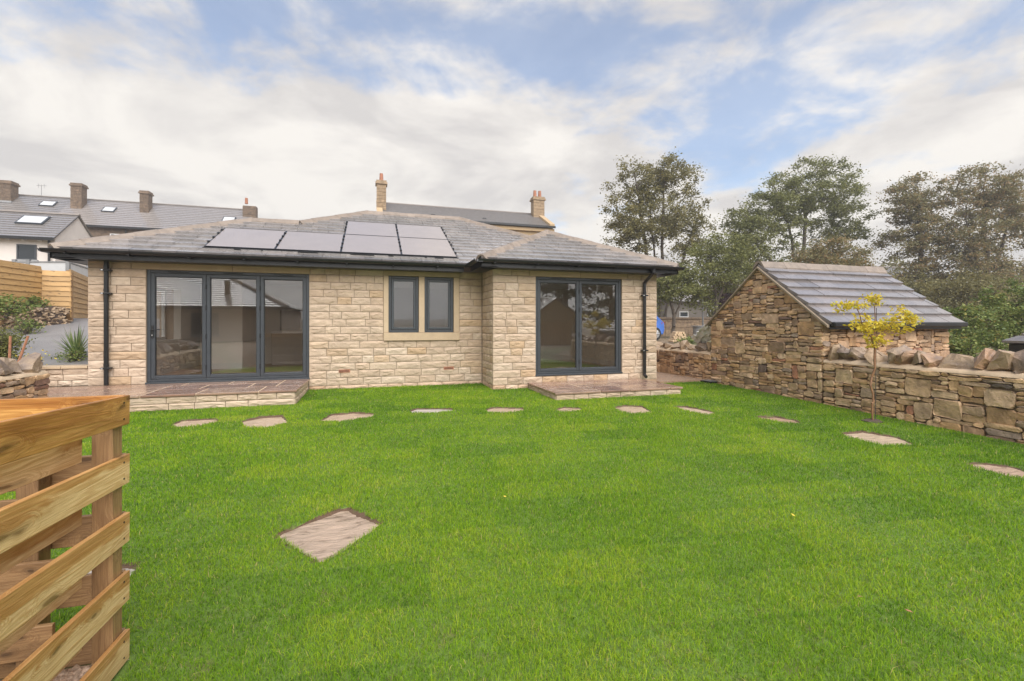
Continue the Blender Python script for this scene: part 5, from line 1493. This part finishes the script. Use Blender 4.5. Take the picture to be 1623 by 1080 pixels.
# cordyline
def cordyline():
    t = thing('spiky_plant', 'spiky cordyline with long sword leaves beside the house corner', 'plant', at(121, 9.15, .57)); R = np.random.default_rng(5)
    MB().tube((0, 0, 0), (0, 0, .16), .05, .04, 8).put('stem', m_bark, t, local=True)
    V, F, T = [], [], []
    for i in range(85):
        az = R.uniform(0, 2 * pi); el = R.uniform(.15, 1.5); L = R.uniform(.45, .72); wd = R.uniform(.022, .034); droop = (1.5 - el) * .22
        d = np.array([cos(az) * cos(el), sin(az) * cos(el), sin(el)]); s = np.cross(d, [0, 0, 1.0]); s /= np.linalg.norm(s) + 1e-6
        b = len(V); tone = R.random()
        for k, (f, ww) in enumerate(((0, .5), (.3, 1), (.65, .8), (1, .05))):
            c = np.array([0, 0, .14]) + d * L * f - np.array([0, 0, 1]) * droop * f * f * L * 1.2
            V += [c - s * wd * ww / 2, c + s * wd * ww / 2]; T += [tone, tone]
        for k in range(3): F.append((b + 2 * k, b + 2 * k + 1, b + 2 * k + 3, b + 2 * k + 2))
    put('leaves', np_mesh('leaves', np.array(V), np.array(F), np.array(T)), m_lf_spike, t, local=True)
cordyline()
# yellow sapling
sb = pix_ground(1383, 668)
tree('sapling', 'young sapling with bright yellow leaves before the right wall', (sb.x, sb.y, sb.z - .02),
     [[(0, 0, 0), (.0, 0, .3), (.03, 0, .9), (.06, 0, 1.25)], [(.05, 0, 1.15), (-.18, 0, 1.45), (-.33, 0, 1.72), (-.56, 0, 1.76)], [(.06, 0, 1.2), (.1, .05, 1.55), (.05, 0, 1.85)], [(.06, 0, 1.2), (.3, -.05, 1.42), (.48, -.05, 1.56)]],
     [(.44, -.12, 1.50, .25, .18, .17, 2.6), (-.44, 0, 1.70, .26, .14, .09, 1.3), (-.18, 0, 1.45, .26, .16, .15, 1.7), (.04, 0, 1.20, .26, .16, .11, 1.4), (0.02, 0, 1.80, .10, .08, .06, .8), (.2, .0, 1.42, .2, .14, .12, 1.2)],
     95, 1250, .05, m_lf_yellow, 301, .05, .8, .0021, cat='sapling', bark=m_sapbark, sub=3)
so = thing('soil_patch', 'dark bare soil ring around the sapling stem', 'soil', (sb.x, sb.y, sb.z))
put('clods', rock_mesh(.3, .24, .05, .33, 16), m_bedsoil, so, (sb.x, sb.y, sb.z - .0))
cane = thing('support_cane', 'thin dark cane standing behind the yellow sapling', 'cane', (sb.x + .13, sb.y + .05, sb.z))
MB().tube((0, 0, 0), (.02, 0, 1.66), .006, .005, 6).put('rod', m_bark, cane, local=True)

# ================================================================== SMALL THINGS ON THE RIGHT
# blue car, tail towards the garden, mostly hidden by the wing
def car():
    base = pix(1034, 515, 24.0); t = thing('parked_car', 'blue hatchback car half hidden behind the right house corner', 'car', (base.x, base.y, .56), rotz=radians(8))
    prof = [(-4.0, .30), (-4.05, .62), (-3.9, .80), (-3.0, .92), (-2.3, 1.38), (-1.7, 1.48), (-.6, 1.46), (-.12, 1.02), (.02, .88), (.05, .52), (-.03, .28)]
    m = MB(); n = len(prof); rows_ = [(-.86, .93), (-.80, 1.0), (.80, 1.0), (.86, .93)]
    vs = []
    for yy, s_ in rows_:
        for (x, z) in prof:
            tuck = 1 - .16 * max(0, z - .9) / .58
            vs.append((-2 + (x + 2) * (1 if abs(yy) < .85 else .985), yy * tuck, .88 + (z - .88) * s_))
    fs = [tuple(range(n)), tuple(range(4 * n - 1, 3 * n - 1, -1))]
    for r_ in range(3):
        for i in range(n):
            j = (i + 1) % n; fs.append((r_ * n + i, (r_ + 1) * n + i, (r_ + 1) * n + j, r_ * n + j))
    m.add(vs, fs); body = m.put('body', m_carblue, t, .03, local=True)
    MB().add([(-.60, -.62, 1.40), (-.60, .62, 1.40), (-.16, .70, 1.03), (-.16, -.70, 1.03), (-.57, -.62, 1.43), (-.57, .62, 1.43), (-.13, .70, 1.06), (-.13, -.70, 1.06)],
             [(0, 1, 2, 3), (4, 5, 6, 7), (0, 1, 5, 4), (1, 2, 6, 5), (2, 3, 7, 6), (3, 0, 4, 7)]).put('rear_window', m_glassdark, body, local=True)
    for s_ in (-1, 1):
        MB().add([(-2.2, s_ * .80, 1.32), (-.75, s_ * .80, 1.34), (-.42, s_ * .86, 1.0), (-2.75, s_ * .87, .98), (-2.2, s_ * .76, 1.32), (-.75, s_ * .76, 1.34), (-.42, s_ * .8, 1.0), (-2.75, s_ * .8, .98)],
                 [(0, 1, 2, 3), (4, 5, 6, 7), (0, 1, 5, 4), (1, 2, 6, 5), (2, 3, 7, 6), (3, 0, 4, 7)]).put('side_window', m_glassdark, body, local=True)
        MB().box(-.16, .045, s_ * .78 - .06, s_ * .78 + .06, .80, .93).put('tail_lamp', m_redlamp, t, .02, local=True)
        for x in (-3.2, -.56):
            wv = MB().tube((x, s_ * .90, .33), (x, s_ * .68, .33), .33, n=24).put('wheel', m_tyre, t, .02, local=True)
            rm_ = MB().tube((x, s_ * .908, .33), (x, s_ * .89, .33), .21, n=20)
            rm_.put('rim', m_metal, wv, local=True)
            for k in range(5):
                a = 2 * pi * k / 5
                MB().tube((x, s_ * .915, .33), (x + .2 * cos(a), s_ * .915, .33 + .2 * sin(a)), .022, n=6).put('spoke', m_chrome, wv, local=True)
    MB().box(-2.6, -.7, -.55, .55, 1.50, 1.66).put('roof_box', m_white, t, .07, local=True)
    return t
car()
# log pile
lp_ = pix(1075, 530, 21); lp_.z = .56
lg = thing('log_pile', 'small pile of pale split logs in the dirt yard', 'log pile', lp_)
r = random.Random(4); lm = MB().tube((0, -.18, 0), (0, .18, 0), .055, n=7).mesh('log'); m_log = simple('split_log', (0.50, .36, .22), .8, .2, 12)
for row in range(5):
    for k in range(8 - row):
        put('log', lm, m_log, lg, (lp_.x + (k - 3.5 + row / 2) * .108 + r.uniform(-.02, .02), lp_.y + r.uniform(-.04, .04), lp_.z + .055 + row * .092), (0, 0, r.uniform(-.2, .2)))
# weeds and rubble by it
shrub('yard_weed', 'green weed clump beside the log pile in the yard', 1090, 20.5, .5, .4, .1, m_lf_shrub, 220, 420, .08, 4)
rk = [('pale rubble lump right of the log pile', 1100, 20.5, .34), ('dark stone lump lying next to the pale rubble in the yard', 1107, 21.2, .42)]
for i, (lab, px, D, s) in enumerate(rk):
    p = pix(px, 525, D); tag(put('rubble_lump', rock_mesh(s, s, s * .6, .3 + i * .21), (m_cloth, m_coping)[i], None, (p.x, p.y, .62)), lab, 'stone')
wb = pix(1108, 517, 26)
q = thing('water_butt', 'pale blue-grey tub against the yard wall', 'tub', (wb.x, wb.y, .5)); MB().tube((0, 0, 0), (0, 0, .75), .30, .34, 14).put('tub', m_metal, q, local=True); MB().tube((0, 0, .752), (0, 0, .80), .43, .43, 14).put('rim', m_metal, q, local=True)
# white sheet on the wall
def sheet():
    R = np.random.default_rng(9); n = 13
    p0 = Vector((GX0 + .10, 9.28, .84)); V, F = [], []
    for i in range(n):
        for j in range(n):
            u, v = i / (n - 1) - .5, j / (n - 1) - .5
            z = .34 * (v + .5) ** 1.2 - .25 * u + .05 * R.random() + .05 * sin(u * 13) * cos(v * 9)
            V.append((v * -.05 + u * .28 + R.normal(0, .012), -v * .62 + R.normal(0, .012), z + .05))
    for i in range(n - 1):
        for j in range(n - 1): F.append((i * n + j, (i + 1) * n + j, (i + 1) * n + j + 1, i * n + j + 1))
    o = put('plastic_sheet', new_mesh('plastic_sheet', V, F), m_cloth, None, p0)
    m = o.modifiers.new('thick', 'SOLIDIFY'); m.thickness = .006
    tag(o, 'crumpled white plastic sheet lying on the wall beside the shed gable', 'sheet')
sheet()
lpz = at(1114, 30, .5)
lo = thing('lamp_post', 'thin grey post standing behind the yard wall', 'post', lpz); MB().tube((0, 0, 0), (0, 0, 2.75), .06, .05, 8).put('pole', m_metal, lo, local=True); MB().tube((0, 0, 2.75), (0, 0, 2.83), .075, .04, 8).put('cap', m_metal, lo, local=True)
# drain cover by the gable
dcp = pix_ground(1129, 606); dc = thing('drain_cover', 'dark grated drain cover in the grass at the end of the path', 'drain cover', (dcp.x, dcp.y, dcp.z))
boxo('frame', m_black, dc, dcp.x - .2, dcp.x + .2, dcp.y - .16, dcp.y + .16, dcp.z, dcp.z + .035, .005)
for k in range(7): boxo('bar', m_metal, dc, dcp.x - .17 + k * .05, dcp.x - .145 + k * .05, dcp.y - .14, dcp.y + .14, dcp.z + .036, dcp.z + .046)
# small hut whose roof corner shows at the right edge
hut = thing('small_hut', 'small dark hut with slate roof cut by the right picture edge behind the wall', 'hut', (9.7, 4.0, 0))
c0 = pix(1594, 545, 6.5)
hxa, hya = c0.x, c0.y; ze_ = c0.z
MB().prism([(hxa + .15, .0), (hxa + 2.0, .0), (hxa + 2.0, ze_ - .02), (hxa + .15, ze_ - .02)], 'y', hya - 2.0, hya - .12).put('wall', m_cottage, hut)
hr = MB().add([(hxa, hya, ze_), (hxa + 2.2, hya, ze_), (hxa + 2.2, hya - 2.2, ze_), (hxa, hya - 2.2, ze_), (hxa + 1.1, hya - 1.1, ze_ + .75)], [(0, 1, 4), (1, 2, 4), (2, 3, 4), (3, 0, 4), (3, 2, 1, 0)]).put('roof', m_farslate, hut)
for s_ in range(8):
    za, zb = ze_ + .75 * s_ / 8, ze_ + .75 * (s_ + 1) / 8; k0, k1 = 1 - s_ / 8, 1 - (s_ + 1) / 8
    cxh, cyh = hxa + 1.1, hya - 1.1
    q_ = lambda k, z: [(cxh - 1.13 * k, cyh + 1.13 * k, z), (cxh + 1.13 * k, cyh + 1.13 * k, z), (cxh + 1.13 * k, cyh - 1.13 * k, z), (cxh - 1.13 * k, cyh - 1.13 * k, z)]
    vs = q_(k0, za + .045) + q_(k1 + .02, zb + .022) + q_(k0, za + .015)
    MB().add(vs, [(i, (i + 1) % 4, 4 + (i + 1) % 4, 4 + i) for i in range(4)] + [(8 + i, 8 + (i + 1) % 4, (i + 1) % 4, i) for i in range(4)]).put('slate_course', m_shedslate, hr)
MB().box(hxa + .02, hxa + 2.15, hya - 2.15, hya - .02, ze_ - .15, ze_ - .003).put('fascia', m_black, hut, .01)

# fallen leaves on the lawn
for (x, y, lab) in ((800, 793, 'fallen yellow leaf near the middle of the lawn'), (1257, 823, 'fallen yellow leaf in the middle right of the lawn'), (1440, 978, 'fallen reddish leaf at the lower right of the lawn'), (1364, 955, 'curled brown leaf at the lower right of the lawn')):
    p = pix_ground(x, y); r = random.Random(x)
    vs = [(-.028, 0, .004), (-.01, -.016, .0), (.014, -.013, .006), (.03, 0, .002), (.014, .014, .008), (-.01, .016, .004)]
    o = put('fallen_leaf', new_mesh('fallen_leaf', vs, [(0, 1, 2, 3), (0, 3, 4, 5)]), m_rust if 'yellow' not in lab else m_yl if 'm_yl' in globals() else simple('yellow_leaf', (.6, .45, .05), .6), None, (p.x, p.y, p.z + .03), (r.uniform(-.4, .4), r.uniform(-.4, .4), r.uniform(0, 6)), (.6, .6, .6))
    o.modifiers.new('thick', 'SOLIDIFY').thickness = .001
    tag(o, lab, 'leaf', 'leaves fallen on the lawn')

# ================================================================== BEHIND THE CAMERA (seen mirrored in the glass)
nb = thing('neighbour_bungalow', 'stone bungalow with hipped slate roof mirrored in the three-panel door', 'bungalow', (-11, -11, -.2))
bx_0, bx_1, by_0, by_1 = -19.0, -4.6, -17.0, -8.5
boxo('wall', m_walling, nb, bx_0 + .4, bx_1 - .4, by_0 + .4, by_1 - .4, -.4, 2.3)
hd = (by_1 - by_0) / 2; ns_ = 16
for s_ in range(ns_):
    i0, i1 = hd * s_ / ns_, hd * (s_ + 1) / ns_; z0_, z1_ = 2.35 + i0 * .5, 2.35 + i1 * .5
    A = [(bx_0 + i0, by_0 + i0, z0_ + .05), (bx_1 - i0, by_0 + i0, z0_ + .05), (bx_1 - i0, by_1 - i0, z0_ + .05), (bx_0 + i0, by_1 - i0, z0_ + .05)]
    Bq = [(bx_0 + i1, by_0 + i1, z1_ + .015), (bx_1 - i1, by_0 + i1, z1_ + .015), (bx_1 - i1, by_1 - i1, z1_ + .015), (bx_0 + i1, by_1 - i1, z1_ + .015)]
    Cq = [(v[0], v[1], v[2] - .05) for v in A]
    MB().add(A + Bq + Cq, [(i, (i + 1) % 4, 4 + (i + 1) % 4, 4 + i) for i in range(4)] + [(8 + i, 8 + (i + 1) % 4, (i + 1) % 4, i) for i in range(4)]).put('slate_course', m_slate, nb)
for c, e in (((bx_0, by_1), 1), ((bx_1, by_1), -1)):
    ridge_run(nb, (c[0], c[1], 2.42), (c[0] + e * hd, c[1] - hd, 2.42 + hd * .5), m_ridge, .16, .6)
ridge_run(nb, (bx_0 + hd, by_1 - hd, 2.44 + hd * .5), (bx_1 - hd, by_1 - hd, 2.44 + hd * .5), m_ridge, .16, .6)
boxo('gutter', m_black, nb, bx_0, bx_1, by_1, by_1 + .11, 2.2, 2.34)
boxo('flue', m_black, nb, -8.2, -7.95, -10.2, -9.95, 2.8, 3.9)
far_window(nb, -9.5, -8.2, .8, 2.0, by_1 - .36)
gs = thing('gabled_outbuilding', 'small gabled stone outbuilding with timber doors mirrored in the wing door', 'outbuilding', (9.6, -5.6, -.2))
MB().prism([(8.2, -.4), (11.2, -.4), (11.2, 1.75), (9.7, 2.75), (8.2, 1.75)], 'y', -8.5, -5.0).put('wall', m_oldwarm, gs)
for s_ in (-1, 1):
    MB().prism([(9.7, 2.84), (9.7 + s_ * 1.75, 1.66), (9.7 + s_ * 1.75, 1.58), (9.7, 2.76)], 'y', -8.6, -4.85).put('roof', m_shedslate, gs)
for k in range(9): boxo('door_plank', m_farwood, gs, 8.75 + k * .2, 8.94 + k * .2, -4.99, -4.95, -.3, 1.55)
tree('pine_tree', 'dark pine with upturned boughs mirrored in the wing door', (11.8, -8.5, -.2),
     [[(0, 0, 0), (0, 0, 3), (.1, 0, 6), (0, 0, 9)]], [(0, 0, 5.6, 3.0, 2.6, 2.6, 2), (-1.0, 0, 3.8, 2.6, 2.2, 1.2, 1), (0, 0, 7.6, 1.8, 1.6, 1.6, 1)], 80, 6000, .2, m_lf_pine, 401, .26, .9, .03)
tree('pine_tree', 'second dark pine mirrored at the right of the wing door', (15.6, -9.5, -.2),
     [[(0, 0, 0), (0, 0, 3), (.1, 0, 5), (0, 0, 7)]], [(0, 0, 4.6, 2.6, 2.3, 2.2, 2), (0, 0, 2.6, 2.6, 2.2, 1.2, 1)], 60, 4200, .2, m_lf_pine, 402, .26, .9, .03)
print('objects', len(bpy.data.objects))

# ================================================================== HAZE (rain-damp air)
def haze():
    t = NT('damp_air')
    v = t.n('ShaderNodeVolumePrincipled', {'Color': (0.95, 0.95, 0.95, 1), 'Density': 0.0018, 'Anisotropy': 0.3})
    t.t.links.new(v.outputs[0], t.out.inputs['Volume'])
    return t.m
tag(MB().box(-420, 420, -420, 520, -2.0, 26.0).put('haze', haze()), 'thin damp grey air over the whole place', 'haze', kind='stuff')
